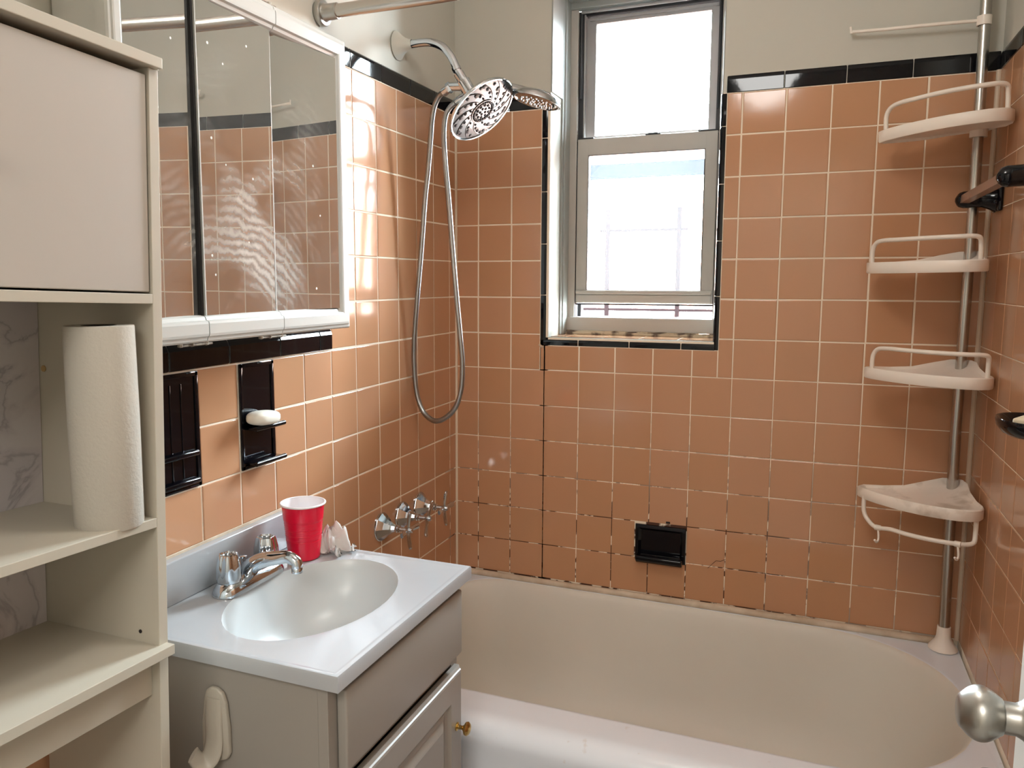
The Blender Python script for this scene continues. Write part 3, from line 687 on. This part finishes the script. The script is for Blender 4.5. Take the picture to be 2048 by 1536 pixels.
for (a, b, ang, lft, rgt, tb) in doors:
    m0, m1 = (0.60 if lft else 0), (1.0 if rgt else 0)
    bm = NB()
    rail(bm, a, b, ZB, ZB + .044, True, 1, (m0, m1)); rail(bm, a, b, ZT - .044, ZT, True, -1, (m0, m1))
    if rgt: rail(bm, b - .044, b, ZB, ZT, False, -1, (1, 1))
    if lft: rail(bm, a, a + .0265, ZB, ZT, False, 1, (1.0, 1.0))
    box(bm, X - .0203, X - .0188, a + .001, b - .001, ZB + .010, ZT - .010)
    dd = obj('mirror_door', bm, ['medframe'], t, smooth=True, angle=12)
    bm = NB(); ya = a + (.0255 if lft else .0035); yb = b - (.043 if rgt else .0035)
    yc = (ya + yb) / 2; hw = (yb - ya) / 2; tn = math.tan(R_(ang)); xc = X - 0.0065
    z0, z1 = ZB + .0435, ZT - .0435
    q = [(xc + tn * hw, ya), (xc - tn * hw, yb)]; tz = math.tan(R_(tb)); zc = (z0 + z1) / 2
    fv = [bm.verts.new((x - tz * (z - zc), y, z)) for (x, y) in q for z in (z0, z1)]; bv = [bm.verts.new((x - .004 - tz * (z - zc), y, z)) for (x, y) in q for z in (z0, z1)]
    bm.faces.new([fv[0], fv[2], fv[3], fv[1]]); bm.faces.new([bv[0], bv[1], bv[3], bv[2]])
    bm.faces.new([fv[0], fv[1], bv[1], bv[0]]); bm.faces.new([fv[2], bv[2], bv[3], fv[3]]); bm.faces.new([fv[1], fv[3], bv[3], bv[1]]); bm.faces.new([fv[0], bv[0], bv[2], fv[2]])
    mr = obj('mirror_pane', bm, ['mirror'], dd)
    if not lft and not rgt:
        bm = NB(); box(bm, X - .014, X - .0055, a - .0050, a - .0008, z0, z1); obj('dark_edge_gap', bm, ['hole'], dd)
    if not lft:
        bm = NB(); xe = xc + tn * hw
        box(bm, xe - .003, xe + .001, ya - .0022, ya + .0005, z0, z1); obj('bevelled_edge', bm, ['medframe'], dd)
for y in (-1.259, -1.057):
    bm = NB(); tube(bm, [(X - .008, y - .06, ZB - .003), (X - .006, y + .015, ZB - .003)], .0022, 6)
    for dy in (-.055, -.03, .004): lathe(bm, [(-.003, .004), (.004, .004), (.005, 0)], (X - .008, y + dy, ZB - .001), (0, 0, -1), 10)
    obj('hinge', bm, ['oldhinge'], t, smooth=True, angle=40)
    bm = NB(); tube(bm, [(X - .012, y - .02, ZT + .003), (X - .012, y + .02, ZT + .003)], .0025, 6); lathe(bm, [(-.003, .004), (.004, .004), (.005, 0)], (X - .011, y, ZT + .002), (0, 0, 1), 10)
    obj('hinge', bm, ['oldhinge'], t, smooth=True, angle=40)

# ---------------------------------------------------------------- ceramic wall fittings
def niche(name, label, cat, y0, y1, z0, z1, dz_shelf, grooves):
    t = thing(name, label, cat, (0, -(y0 + y1) / 2, (z0 + z1) / 2))
    bm = NB(); a, b = -y1 + .002, -y0 - .002; z0 += .002; z1 -= .002; f = .009
    box(bm, 0.0, .004, a, a + f, z0, z1, 0, .0015); box(bm, 0.0, .004, b - f, b, z0, z1, 0, .0015)
    box(bm, 0.0, .004, a, b, z0, z0 + f, 0, .0015); box(bm, 0.0, .004, a, b, z1 - f, z1, 0, .0015)
    box(bm, -.001, .0012, a + f * .5, b - f * .5, z0 + f * .5, z1 - f * .5)
    for gx in grooves:
        y = a + (b - a) * gx; box(bm, .0008, .0026, y - .0015, y + .0015, z0 + .02, z1 - .02, 0, .0007)
    obj('glazed_plate', bm, ['black'], t, smooth=True, angle=40)
    return t, a, b, z0, z1
yy = sopn
t, a, b, z0, z1 = niche('soap_niche', 'black glazed two-level soap holder set in the tiles under the mirror, holding white soap', 'soap dish', sopn[0], sopn[1], sopn[2], sopn[3], 0, ())
for z in (1.213, 1.143):
    bm = NB(); box(bm, .001, .030, a + .010, b - .004, z - .006, z - .001, 0, .002); tube(bm, [(.029, a + .010, z - .0035), (.029, b - .003, z - .0035)], .0048, 10)
    obj('shelf_lip', bm, ['black'], t, smooth=True, angle=50)
t, a, b, z0, z1 = niche('toothbrush_niche', 'black glazed toothbrush and cup holder in the tiles, half hidden by the shelf unit', 'toothbrush holder', tooth[0], tooth[1], tooth[2], tooth[3], 0, (.35, .6))
for z in (1.196, 1.145):
    bm = NB(); box(bm, .001, .012, a + .008, b - .010, z - .010, z, 0, .003); obj('ledge', bm, ['black'], t, smooth=True, angle=50)
def soapbar(name, label, c, s, matn, rot=(0, 0, 0)):
    bm = NB(); bmesh.ops.create_uvsphere(bm, u_segments=32, v_segments=16, radius=1)
    mt = Matrix.Rotation(rot[2], 3, 'Z') @ Matrix.Rotation(rot[0], 3, 'X')
    for v in bm.verts:
        p = v.co.copy(); q = Vector([math.copysign(abs(p[i]) ** .72, p[i]) * s[i] for i in range(3)]); v.co = Vector(c) + mt @ q
    return tag(obj(name, bm, [matn], smooth=True), label, 'soap')
soapbar('soap_bar', 'white oval bar of soap in the black holder under the mirror', (.0255, -1.001, 1.229), (.0235, .040, .0145), 'soap', (R_(-4), 0, 0))

# soap dish recessed in the back wall
t = thing('recessed_soap_dish', 'small black recessed soap dish in the peach tiles above the tub', 'soap dish', (0.6535, 0, 0.68))
bm = NB()
a, b, c, e = 0.580, 0.727, 0.683, 0.791; f = .013
L = []
def lp(q, qb, y): L.append([bm.verts.new((x, y, z)) for x, z in ((a + q, c + qb), (b - q, c + qb), (b - q, e - q), (a + q, e - q))])
lp(0, 0, .003); lp(0.0005, 0.0005, -.004); lp(.003, .003, -.0065); lp(f - .003, f - .002, -.0065); lp(f, f, -.003); lp(f + .004, f + .004, .0010); 
for A, B in zip(L, L[1:]):
    for k in range(4): bm.faces.new([A[k], A[(k + 1) % 4], B[(k + 1) % 4], B[k]])
bm.faces.new(L[-1])
obj('dish_frame', bm, ['black'], t, smooth=True, angle=40)
bm = NB(); pr = [(-.004, .700), (-.030, .704), (-.034, .700), (-.033, .690), (-.024, .681), (-.004, .679)]
prism(bm, pr, a + .007, b - .007, lambda y, z, h: Vector((h, y, z)), 0, .003)
obj('dish_lip', bm, ['black'], t, smooth=True, angle=50)

# towel bar on the right wall
t = thing('towel_bar', 'brown square towel bar between two black ceramic brackets on the right wall', 'towel bar', (W, -0.33, 1.69))
xb = W - .072; zb = 1.690
def bracket(y):
    bm = NB()
    box(bm, W - .010, W - .0012, y - .045, y + .040, zb - .030, zb + .032, 0, .004, 3)
    P = [(W - .006, y, zb + .000), (W - .030, y, zb + .002), (W - .055, y, zb + .001), (xb - .006, y, zb), (xb - .018, y, zb)]
    tube(bm, smoothpath(P, 4), [.032, .029, .026, .024, .022, .0205, .020, .0195, .0195, .0195, .0195, .0195, .018, .0165, .013, .008, .0045][:17], 20, flat=.95)
    obj('bracket', bm, ['black'], t, smooth=True, angle=60)
bracket(-.105); bracket(-.565)
bm = NB(); P = [(xb, -.110, zb), (xb, -.560, zb)]
tube(bm, P, .0125, 4, flat=1.0, up=(1, 0, .9)); obj('bar', bm, ['barb'], t)

# wall soap dish on the right wall
t = thing('wall_soap_dish', 'black ceramic wall soap dish on the right wall holding yellowed soap', 'soap dish', (W, -0.66, 1.25))
bm = NB()
cyd, czd = -0.758, 1.268
box(bm, W - .010, W - .0012, cyd - .055, cyd + .055, czd - .035, czd + .035, 0, .004, 3)
lathe(bm, [(-.020, 0), (-.020, .035), (-.014, .050), (-.004, .060), (.006, .063), (.010, .0615), (.009, .058), (-.002, .052), (-.008, .040), (-.009, 0)], (0, 0, 0), (0, 0, 1), 40)
for v in bm.verts:
    if abs(v.co.x) < .2: v.co = Vector((W - .050 + v.co.x * .76, cyd + v.co.y * 1.12, czd + v.co.z))
obj('dish', bm, ['black'], t, smooth=True, angle=60)
bm = NB(); box(bm, -.030, .030, -.019, .019, -.010, .010, 0, .004, 3)
for v in bm.verts: v.co = Matrix.Rotation(R_(62), 3, 'Z') @ v.co + Vector((W - .050, cyd - .012, czd + .004))
tag(obj('soap_bar', bm, ['soap2'], smooth=True, angle=40), 'yellowed rectangular soap in the black dish on the right wall', 'soap')

# ---------------------------------------------------------------- tub valves
t0 = None
def valve(y, rot, kind, label):
    c = Vector((0, -y, 0.852))
    t = thing('tub_valve', label, 'faucet', c, 'chrome tub and shower valves on the left wall')
    bm = NB()
    lathe(bm, [(-.0008, .036), (.001, .0375), (.005, .037), (.010, .032), (.022, .0215), (.036, .0125), (.046, .009)], c, (1, 0, 0), 8)
    lathe(bm, [(.0, .0385), (.002, .0385), (.003, .036)], c, (1, 0, 0), 32)
    obj('escutcheon', bm, ['chrome'], t, smooth=True, angle=20)
    bm = NB()
    lathe(bm, [(.044, .009), (.046, .0105), (.049, .0105), (.051, .008), (.053, .0095), (.056, .0095), (.058, .0065), (.074, .0055), (.078, .0085), (.086, .0085), (.090, .006), (.093, .006), (.095, 0)], c, (1, 0, 0), 24)
    obj('stem', bm, ['chrome'], t, smooth=True, angle=40)
    bm = NB()
    arms = (0, 90, 180, 270) if kind == 'cross' else (0, 180)
    for k in arms:
        an = R_(k + rot); dv = Vector((0, math.cos(an), math.sin(an)))
        P = [c + Vector((.082, 0, 0)) + dv * .004, c + Vector((.083, 0, 0)) + dv * .022, c + Vector((.085, 0, 0)) + dv * .038, c + Vector((.088, 0, 0)) + dv * .050]
        tube(bm, smoothpath(P, 3), [.0062, .0064, .0066, .0070, .0074, .0078, .0080, .0080, .0078, .0062], 10, flat=.6, up=(1, 0, 0))
    obj('handle', bm, ['chrome'], t, smooth=True, angle=50)
valve(.490, 90, 'cross', 'chrome tub valve nearest the sink')
valve(.375, 62, 'lever', 'middle chrome tub valve, with a slanted handle')
valve(.266, 90, 'cross', 'chrome tub valve nearest the window wall')

# ---------------------------------------------------------------- shower
Ys = -.367
t = thing('wall_shower', 'chrome wall shower with a curved arm and a round rain head with dark nozzles', 'shower', (0, Ys, 2.11))
bm = NB(); lathe(bm, [(-.0005, .036), (.001, .0365), (.003, .034), (.012, .025), (.024, .0165), (.036, .0125), (.042, .011)], (0, Ys, 2.1115), (1, 0, 0), 40)
o = obj('flange', bm, ['plaster'], t, smooth=True, angle=50); o['label'] = 'cream painted bell-shaped flange'
bm = NB(); P = smoothpath([(0.03, Ys, 2.1105), (.07, Ys, 2.1115), (.100, Ys, 2.108), (.130, Ys, 2.094), (.153, Ys, 2.068), (.168, Ys, 2.038), (.174, Ys, 2.024)], 6)
tube(bm, P, .0105, 16); lathe(bm, [(0, .0125), (.008, .0125)], (.1665, Ys, 2.040), (.4, 0, -.92), 8); obj('pipe', bm, ['chrome'], t, smooth=True, angle=50)
# combined head
C0 = Vector((0.2358, Ys, 1.9328)); nrm = Vector((0.6736, -0.1458, -0.7246)).normalized(); back = -nrm
bm = NB()
lathe(bm, [(-.030, .020), (-.024, .030), (-.016, .060), (-.008, .086), (-.001, .0955), (.004, .0965), (.0065, .0945), (.0065, .0915), (.0040, .0905)], C0, nrm, 64)
sh = obj('shower_head', bm, ['chrome'], t, smooth=True, angle=50)
bm = NB()
nx, nu, nv = basis(nrm)
lathe(bm, [(.0040, .0907), (.0050, .080), (.0065, .060), (.0080, .040), (.0070, .036), (.0085, .032), (.0095, .015), (.0095, 0)], C0, nrm, 72, fn=None)
for k in range(12):   # swirling ribs
    a0 = 2 * PI * k / 12; P = []
    for q in range(9):
        r = .037 + .051 * q / 8; a = a0 + .75 * q / 8
        P.append(C0 + nrm * (.0082 - .003 * q / 8) + (nu * math.cos(a) + nv * math.sin(a)) * r)
    tube(bm, P, [.0005 + .0010 * math.sin(PI * (q + .5) / 9) for q in range(9)], 6, flat=1.0)
tp = [.0095 + 0 * k for k in range(3)]
P = [C0 + nrm * .0088 + (nu * math.cos(2 * PI * k / 40) + nv * math.sin(2 * PI * k / 40)) * .034 for k in range(41)]
tube(bm, P, .0013, 6)
obj('face_plate', bm, ['facechrome'], sh, smooth=True, angle=40)
bm = NB()
def noz(r, a, s):
    s *= 1.3
    p = C0 + (nu * math.cos(a) + nv * math.sin(a)) * r; h = .0095 - .0055 * max(0, (r - .03)) / .06
    lathe(bm, [(h - .001, s), (h + .0012, s), (h + .0018, s * .7), (h + .0018, 0)], p, nrm, 8)
for k in range(5): noz(.009, 2 * PI * k / 5, .0029)
for k in range(10): noz(.019, 2 * PI * k / 10 + .2, .0029)
for k in range(24): noz(.0285, 2 * PI * k / 24, .0027)
for k in range(12):
    a0 = 2 * PI * k / 12 + .25
    for q in range(4 if k % 2 else 3): noz(.043 + .0125 * q, a0 + .16 * q, .0024 + .0007 * q)
    if k % 2 == 0: noz(.066, a0 + .30, .0046)
    noz(.080, a0 + .60, .0036)
obj('rubber_nozzles', bm, ['darkdot'], sh, smooth=True, angle=50)['kind'] = 'stuff'
bm = NB(); tp = C0 + nu * 0 
tab = C0 + (Vector((.924, .38, 0)) * .0735 + Vector((0, 0, -1)) * .052)
tube(bm, [C0 + (nrm * .001) + ((tab - C0) - nrm * (tab - C0).dot(nrm)).normalized() * .093, C0 + nrm * .001 + ((tab - C0) - nrm * (tab - C0).dot(nrm)).normalized() * .106], .0055, 12); obj('selector_tab', bm, ['chrome'], sh, smooth=True, angle=50)
# diverter between arm and head
bm = NB(); pA = Vector((.174, Ys, 2.026)); pB = C0 + back * .024
tube(bm, [pA, pA * .7 + pB * .3], .0135, 16); tube(bm, [pA * .72 + pB * .28, pA * .35 + pB * .65], .0175, 8); tube(bm, [pA * .4 + pB * .6, pB], .0135, 16)
bmesh.ops.create_uvsphere(bm, u_segments=20, v_segments=12, radius=.0165, matrix=Matrix.Translation(pA * .1 + pB * .9))
q1 = pA * .55 + pB * .45
tube(bm, [q1, (.150, Ys + .002, 1.995), (.128, Ys + .008, 1.984)], .0115, 12); tube(bm, [(.152, Ys + .002, 1.996), (.142, Ys + .004, 1.991)], .014, 6)
obj('diverter', bm, ['chrome'], t, smooth=True, angle=45)
# hand shower docked behind the head
H0 = Vector((.3668, -.315, 1.957)); hn = Vector((-.2562, -.103, -.9611)).normalized()
t = thing('hand_shower', 'chrome hand-held shower docked behind the big round head', 'hand shower', H0)
bm = NB(); lathe(bm, [(-.020, 0), (-.0195, .020), (-.015, .042), (-.007, .056), (.002, .0625), (.007, .0635), (.009, .061), (.009, .056), (.006, .055)], H0, hn, 48); obj('shell', bm, ['chrome'], t, smooth=True, angle=50)
bm = NB(); lathe(bm, [(.006, .0555), (.009, .045), (.0095, 0)], H0, hn, 48)
hx, hu, hv = basis(hn)
for rr, nn in ((.012, 6), (.026, 12), (.040, 18)):
    for k in range(nn): lathe(bm, [(.009, .0028), (.0115, .0024), (.0115, 0)], H0 + (hu * math.cos(2 * PI * k / nn) + hv * math.sin(2 * PI * k / nn)) * rr, hn, 6)
obj('spray_face', bm, ['chrome'], t, smooth=True, angle=40)
bm = NB(); P = smoothpath([H0 - hn * .010 + Vector((-.020, 0, 0)), H0 - hn * .026 + Vector((-.052, .004, 0)), (.262, -.306, 1.999), (.215, -.315, 1.992), (.172, -.328, 1.975), (.150, -.335, 1.960)], 6)
tube(bm, P, [.016 - .005 * min(1, i / 12) for i in range(len(P))], 16); obj('handle', bm, ['chrome'], t, smooth=True, angle=60)
# hose
HP = [(.128, -.359, 1.985), (.112, -.352, 1.978), (.094, -.343, 1.955), (.083, -.336, 1.92), (.077, -.33, 1.885), (.068, -.33, 1.795), (.058, -.33, 1.717), (.046, -.33, 1.584), (.031, -.328, 1.449), (.018, -.322, 1.339), (.014, -.315, 1.255), (.020, -.312, 1.185), (.038, -.315, 1.141), (.064, -.322, 1.121), (.092, -.33, 1.117), (.122, -.33, 1.132), (.148, -.33, 1.162), (.164, -.33, 1.214), (.167, -.33, 1.276), (.163, -.33, 1.33), (.151, -.33, 1.45), (.139, -.33, 1.583), (.128, -.33, 1.714), (.119, -.33, 1.806), (.115, -.33, 1.883), (.121, -.332, 1.930), (.136, -.334, 1.952), (.150, -.335, 1.960)]
bm = NB(); P = smoothpath(HP, 40); 
# resample to an even pitch and rib it
D = [0]
for p, q in zip(P, P[1:]): D.append(D[-1] + (q - p).length)
step = .0021; N = int(D[-1] / step); Q = []; j = 0
for i in range(N + 1):
    s = D[-1] * i / N
    while j < len(D) - 2 and D[j + 1] < s: j += 1
    Q.append(P[j].lerp(P[j + 1], (s - D[j]) / max(1e-9, D[j + 1] - D[j])))
tube(bm, Q, [.0076 if i % 2 else .0062 for i in range(len(Q))], 12)
tag(obj('shower_hose', bm, ['hose'], smooth=True), 'ribbed steel shower hose hanging in a long loop', 'hose')

# ---------------------------------------------------------------- curtain rod
t = thing('shower_curtain_rod', 'steel tension rod spanning above the tub front', 'rod', (0.71, -.727, 2.087))
bm = NB(); tube(bm, [(.030, -.727, 2.087), (W - .03, -.727, 2.087)], .0145, 24); obj('rod', bm, ['steel'], t, smooth=True, angle=50)
for x, s in ((.0005, 1), (W - .0010, -1)):
    bm = NB(); lathe(bm, [(-.0008, .027), (.001, .0285), (.009, .0285), (.012, .026), (.013, .020), (.016, .0175), (.045, .0170), (.046, .0145)], (x, -.727, 2.087), (s, 0, 0), 40); obj('end_flange', bm, ['nickel'], t, smooth=True, angle=40)

# ---------------------------------------------------------------- corner caddy
PX, PY = 1.3765, -.046
t = thing('corner_shower_caddy', 'tension pole corner caddy with four ivory plastic shelves', 'shower caddy', (PX, PY, .566))
bm = NB()
tube(bm, [(PX + .004, PY, .60), (PX - .002, PY, 1.12)], .0128, 24)
tube(bm, [(PX - .002, PY, 1.12), (PX + .001, PY, 1.70), (PX - .006, PY, ZC - .02)], .0122, 24)
obj('pole', bm, ['steel'], t, smooth=True, angle=50)
bm = NB(); lathe(bm, [(0.001, .0), (0.001, .031), (.003, .0335), (.008, .033), (.016, .027), (.026, .020), (.036, .0165), (.062, .0155), (.063, .0128)], (PX + .004, PY, .5663), (0, 0, 1), 48, fn=lambda a, h: 1 + (.02 * math.cos(24 * a) if .03 < h < .06 else 0)); obj('foot', bm, ['plastic'], t, smooth=True, angle=40)
lo = [(-.217, -.063), (-.205, -.090), (-.180, -.122), (-.150, -.150), (-.118, -.176), (-.085, -.196), (-.050, -.209), (-.015, -.215), (.010, -.212), (.028, -.200), (.038, -.180)]
bk = [(.040, -.160), (.034, -.12), (.028, -.07), (.030, -.02), (.024, .012), (.008, .026), (-.02, .020), (-.060, -.003), (-.110, -.026), (-.160, -.036), (-.205, -.044)]
def shelf(z, rot, tx, tyy, hooks=False, dirty=False):
    out = lo + bk; n = len(out)
    mt = Matrix.Translation((PX, PY, z)) @ Matrix.Rotation(R_(rot), 4, 'Z') @ Matrix.Rotation(R_(tx), 4, 'X') @ Matrix.Rotation(R_(tyy), 4, 'Y')
    bm = NB()
    def rise(x, y):   # raised collar round the pole
        dd = math.hypot(x, y); return .026 * max(0, 1 - dd / .13) ** 1.1
    cen = (-.075, -.085)
    def LP(s, zf): return [bm.verts.new(mt @ Vector((cen[0] + (x - cen[0]) * s, cen[1] + (y - cen[1]) * s, zf(x, y)))) for x, y in out]
    Ls = [LP(.93, lambda x, y: -.020 + rise(x, y) * .6), LP(.985, lambda x, y: -.026 + rise(x, y) * .7), LP(1.0, lambda x, y: -.023 + rise(x, y) * .8), LP(1.0, lambda x, y: rise(x, y) - .001), LP(.985, lambda x, y: .001 + rise(x, y)), LP(.955, lambda x, y: rise(x, y) - .001), LP(.93, lambda x, y: rise(x, y) * .9 - .006)]
    Ls += [LP(.80, lambda x, y: rise(x * .8, y * .8) * .6 - .010), LP(.5, lambda x, y: -.012)]
    for A, B in zip(Ls, Ls[1:]):
        for k in range(n): bm.faces.new([A[k], A[(k + 1) % n], B[(k + 1) % n], B[k]])
    bm.faces.new(Ls[-1]); bm.faces.new(Ls[0][::-1])
    lathe(bm, [(-.026, .0128), (-.026, .019), (-.004, .019)], (PX + .001, PY, z), (0, 0, 1), 24)
    s = obj('shelf', bm, ['plastic_dirty' if dirty else 'plastic'], t, smooth=True, angle=45)
    bm = NB(); sg = -1 if hooks else 1; hh = .062 if hooks else .052
    ins = .95
    pts = [Vector((cen[0] + (x - cen[0]) * ins, cen[1] + (y - cen[1]) * ins, 0)) for x, y in lo[1:-1]]
    za = 0 if not hooks else -.018
    P = [pts[0] + Vector((-.004, .004, za)), pts[0] + Vector((-.003, .003, sg * hh * .6 + za)), pts[0] + Vector((.006, -.006, sg * hh * .92 + za)), pts[1] + Vector((0, 0, sg * hh + za))] + [p + Vector((0, 0, sg * hh + za)) for p in pts[2:-2]] + [pts[-2] + Vector((0, 0, sg * hh + za)), pts[-1] + Vector((-.003, -.004, sg * hh * .92 + za)), pts[-1] + Vector((0, .004, sg * hh * .6 + za)), pts[-1] + Vector((0, .005, za))]
    if hooks: P[3].z -= .006
    P = [mt @ p for p in P]
    tube(bm, smoothpath(P, 5), .0052, 12); obj('guard_rail' if not hooks else 'hanging_rail', bm, ['plastic'], s, smooth=True, angle=60)
    if hooks:
        for w_ in (P[3], P[-5]):
            bm = NB(); w2 = w_ + Vector((.004, -.001, 0))
            tube(bm, [w2 + Vector((-.006, .002, 0)), w2 + Vector((.006, -.003, 0))], .0068, 10)
            tube(bm, smoothpath([w2, w2 + Vector((.002, -.005, -.016)), w2 + Vector((.002, -.007, -.028)), w2 + Vector((-.002, -.014, -.033)), w2 + Vector((-.007, -.020, -.026))], 4), .0026, 8)
            obj('hook', bm, ['plastic'], s, smooth=True, angle=60)
    return s
shelf(1.866, 0, 0, -2.6)
shelf(1.552, -9, 1.2, -1.2)
shelf(1.288, 0, 0, 0.5)
shelf(.988, 0, 0, 0, True, True)
bm = NB(); tube(bm, smoothpath([(PX - .010, PY, 2.106), (1.25, -.044, 2.109), (1.16, -.035, 2.112), (1.093, -.030, 2.115)], 4), .0042, 10); tube(bm, [(1.091, -.030, 2.111), (1.089, -.030, 2.127)], .0034, 8)
lathe(bm, [(-.011, .0125), (-.011, .0155), (.010, .0155), (.011, .0125)], (PX - .004, PY, 2.105), (0, 0, 1), 24)
obj('towel_arm', bm, ['plastic'], t, smooth=True, angle=50)

# ---------------------------------------------------------------- shelf unit (leans a little)
th = math.atan(.040)
UY = -1.417        # outer side plane at floor height would be here minus the lean
t = thing('shelf_unit', 'cream laminate open shelf unit with a top cupboard in the left foreground', 'shelf unit', (0.12, -1.79, Z0))
FXu = 0.23; YA, YBm = -2.10, -1.522        # local far and near ends before leaning
def lean(o):
    pass
LM = Matrix.Translation((0, -1.522, Z0)) @ Matrix.Rotation(-th * .95, 4, 'X') @ Matrix.Translation((0, 1.522, -Z0))
def U(name, bm, mats, parent=t, **k):
    for v in bm.verts: v.co = LM @ v.co
    return obj(name, bm, mats, parent, **k)
bm = NB(); box(bm, .012, FXu, YBm - .016, YBm, Z0 + .01, 1.775, 0, .0008); U('side_panel', bm, ['laminate'])
bm = NB(); box(bm, .012, FXu, YA, YA + .016, Z0 + .03, 1.775, 0, .0008); U('side_panel', bm, ['laminate'])
bm = NB(); box(bm, .008, .018, YA, YBm - .017, .98, 1.77); U('back_panel', bm, ['marble'])['label'] = 'back panel covered in grey marbled paper'
bm = NB(); box(bm, .008, FXu + .010, YA - .010, YBm - .002, 1.775, 1.789, 0, .001); U('top_board', bm, ['laminate'])
bm = NB(); box(bm, .018, FXu, YA + .016, YBm - .016, 1.472, 1.485, 0, .0008); U('cupboard_floor', bm, ['laminate'])
bm = NB(); box(bm, .018, FXu, YA + .016, YBm - .016, 1.172, 1.185, 0, .0008); U('shelf', bm, ['laminate'])
bm = NB(); box(bm, .008, FXu + .014, YA - .010, YBm - .002, .993, 1.007, 0, .0008); U('counter_board', bm, ['laminate'])
bm = NB(); box(bm, FXu - .030, FXu - .014, YA + .016, YBm - .016, .935, .993, 0, .0008); U('apron', bm, ['laminate'])
bm = NB(); box(bm, FXu - .016, FXu - .003, YA + .30, YBm - .0185, 1.4875, 1.7655, 0, .0012); dc = U('cupboard_door', bm, ['laminate2'])
bm = NB(); lathe(bm, [(0, .006), (.010, .005), (.014, .011), (.020, .012), (.023, .008), (.024, 0)], (FXu - .003, -1.775, 1.63), (1, 0, 0), 20); U('knob', bm, ['plastic'], dc, smooth=True, angle=50)
bm = NB(); box(bm, FXu - .016, FXu - .003, YA + .0185, YA + .296, 1.4875, 1.7655, 0, .0012); U('cupboard_door', bm, ['laminate2'])
bm = NB(); lathe(bm, [(0, .0), (0, .0045), (.0012, .0045), (.0012, 0)], (.026, YBm - .016, 1.378), (0, -1, 0), 16); U('hole_plug', bm, ['wood'])
bm = NB(); lathe(bm, [(0, .0), (0, .0026), (.0010, .0026), (.0010, 0)], (.197, YBm - .016, 1.022), (0, -1, 0), 12); U('screw_hole', bm, ['hole'])
# paper towel roll
zt = 1.1855 - .003
tx, ty, tr = .192, -1.5415, .0425
t = thing('paper_towel_roll', 'white paper towel roll standing upright on the middle shelf', 'paper towel roll', (tx, ty, zt))
bm = NB()
lathe(bm, [(.0, .020), (.0, tr - .001), (.002, tr), (.140, tr + .0006), (.260, tr - .0004), (.262, tr - .0012), (.262, .021)], (tx, ty, zt + .001), (0, 0, 1), 64, fn=lambda a, h: 1 + .006 * math.sin(3 * a + 5 * h))
obj('paper', bm, ['paper'], t, smooth=True, angle=50)
bm = NB(); lathe(bm, [(.0, .0185), (.260, .0185), (.260, .0205), (.0, .0205)], (tx, ty, zt + .001), (0, 0, 1), 32); obj('core', bm, ['wood'], t, smooth=True, angle=50)

# ---------------------------------------------------------------- door, open against the right wall
XD = 1.203; YE = -1.557
t = thing('bathroom_door', 'white painted door standing open at the right edge, with a satin knob', 'door', (XD + .018, -1.95, Z0))
bm = NB(); box(bm, XD, XD + .036, YN + .115 - .1, YE, Z0 + .01, 2.14, 0, .002); obj('leaf', bm, ['door'], t)
bm = NB()
prk = [(0, 0), (0, .0095), (.0010, .0118), (.0025, .0135), (.0075, .0182), (.0130, .0208), (.0185, .0206), (.0240, .0178), (.0285, .0145), (.0300, .0135), (.0304, .0122), (.0390, .0122), (.0435, .0145), (.0470, .0190), (.0500, .0260), (.0520, .0270)]
pk = [(p.x, p.y) for p in smoothpath([(a_, b_, 0) for a_, b_ in prk[3:9]], 5)]; prk = prk[:3] + pk + prk[9:]
lathe(bm, prk, (XD - .052, -1.612, 1.1705), (1, 0, 0), 64); obj('door_knob', bm, ['nickel'], t, smooth=True, angle=40)['label'] = 'satin nickel round door knob'
bm = NB(); lathe(bm, [(0, 0), (0, .011), (.002, .013), (.002, .017), (.004, .0185), (.024, .0195), (.034, .023)], (XD - .034, -1.612, 1.106), (1, 0, 0), 32); obj('deadbolt', bm, ['bronze'], t, smooth=True, angle=40)['label'] = 'dark bronze round bolt below the knob'

bm = NB(); lathe(bm, [(0, .16), (.02, .165), (.040, .15), (.045, 0)], (.82, -1.22, ZC), (0, 0, -1), 48)
tag(obj('ceiling_lamp', bm, ['lamp'], smooth=True, angle=50), 'flat round opal glass ceiling lamp', 'lamp')
for o in sc.objects:
    if o.type == 'MESH' and o.parent is None and 'label' not in o and 'kind' not in o: print('UNTAGGED', o.name)
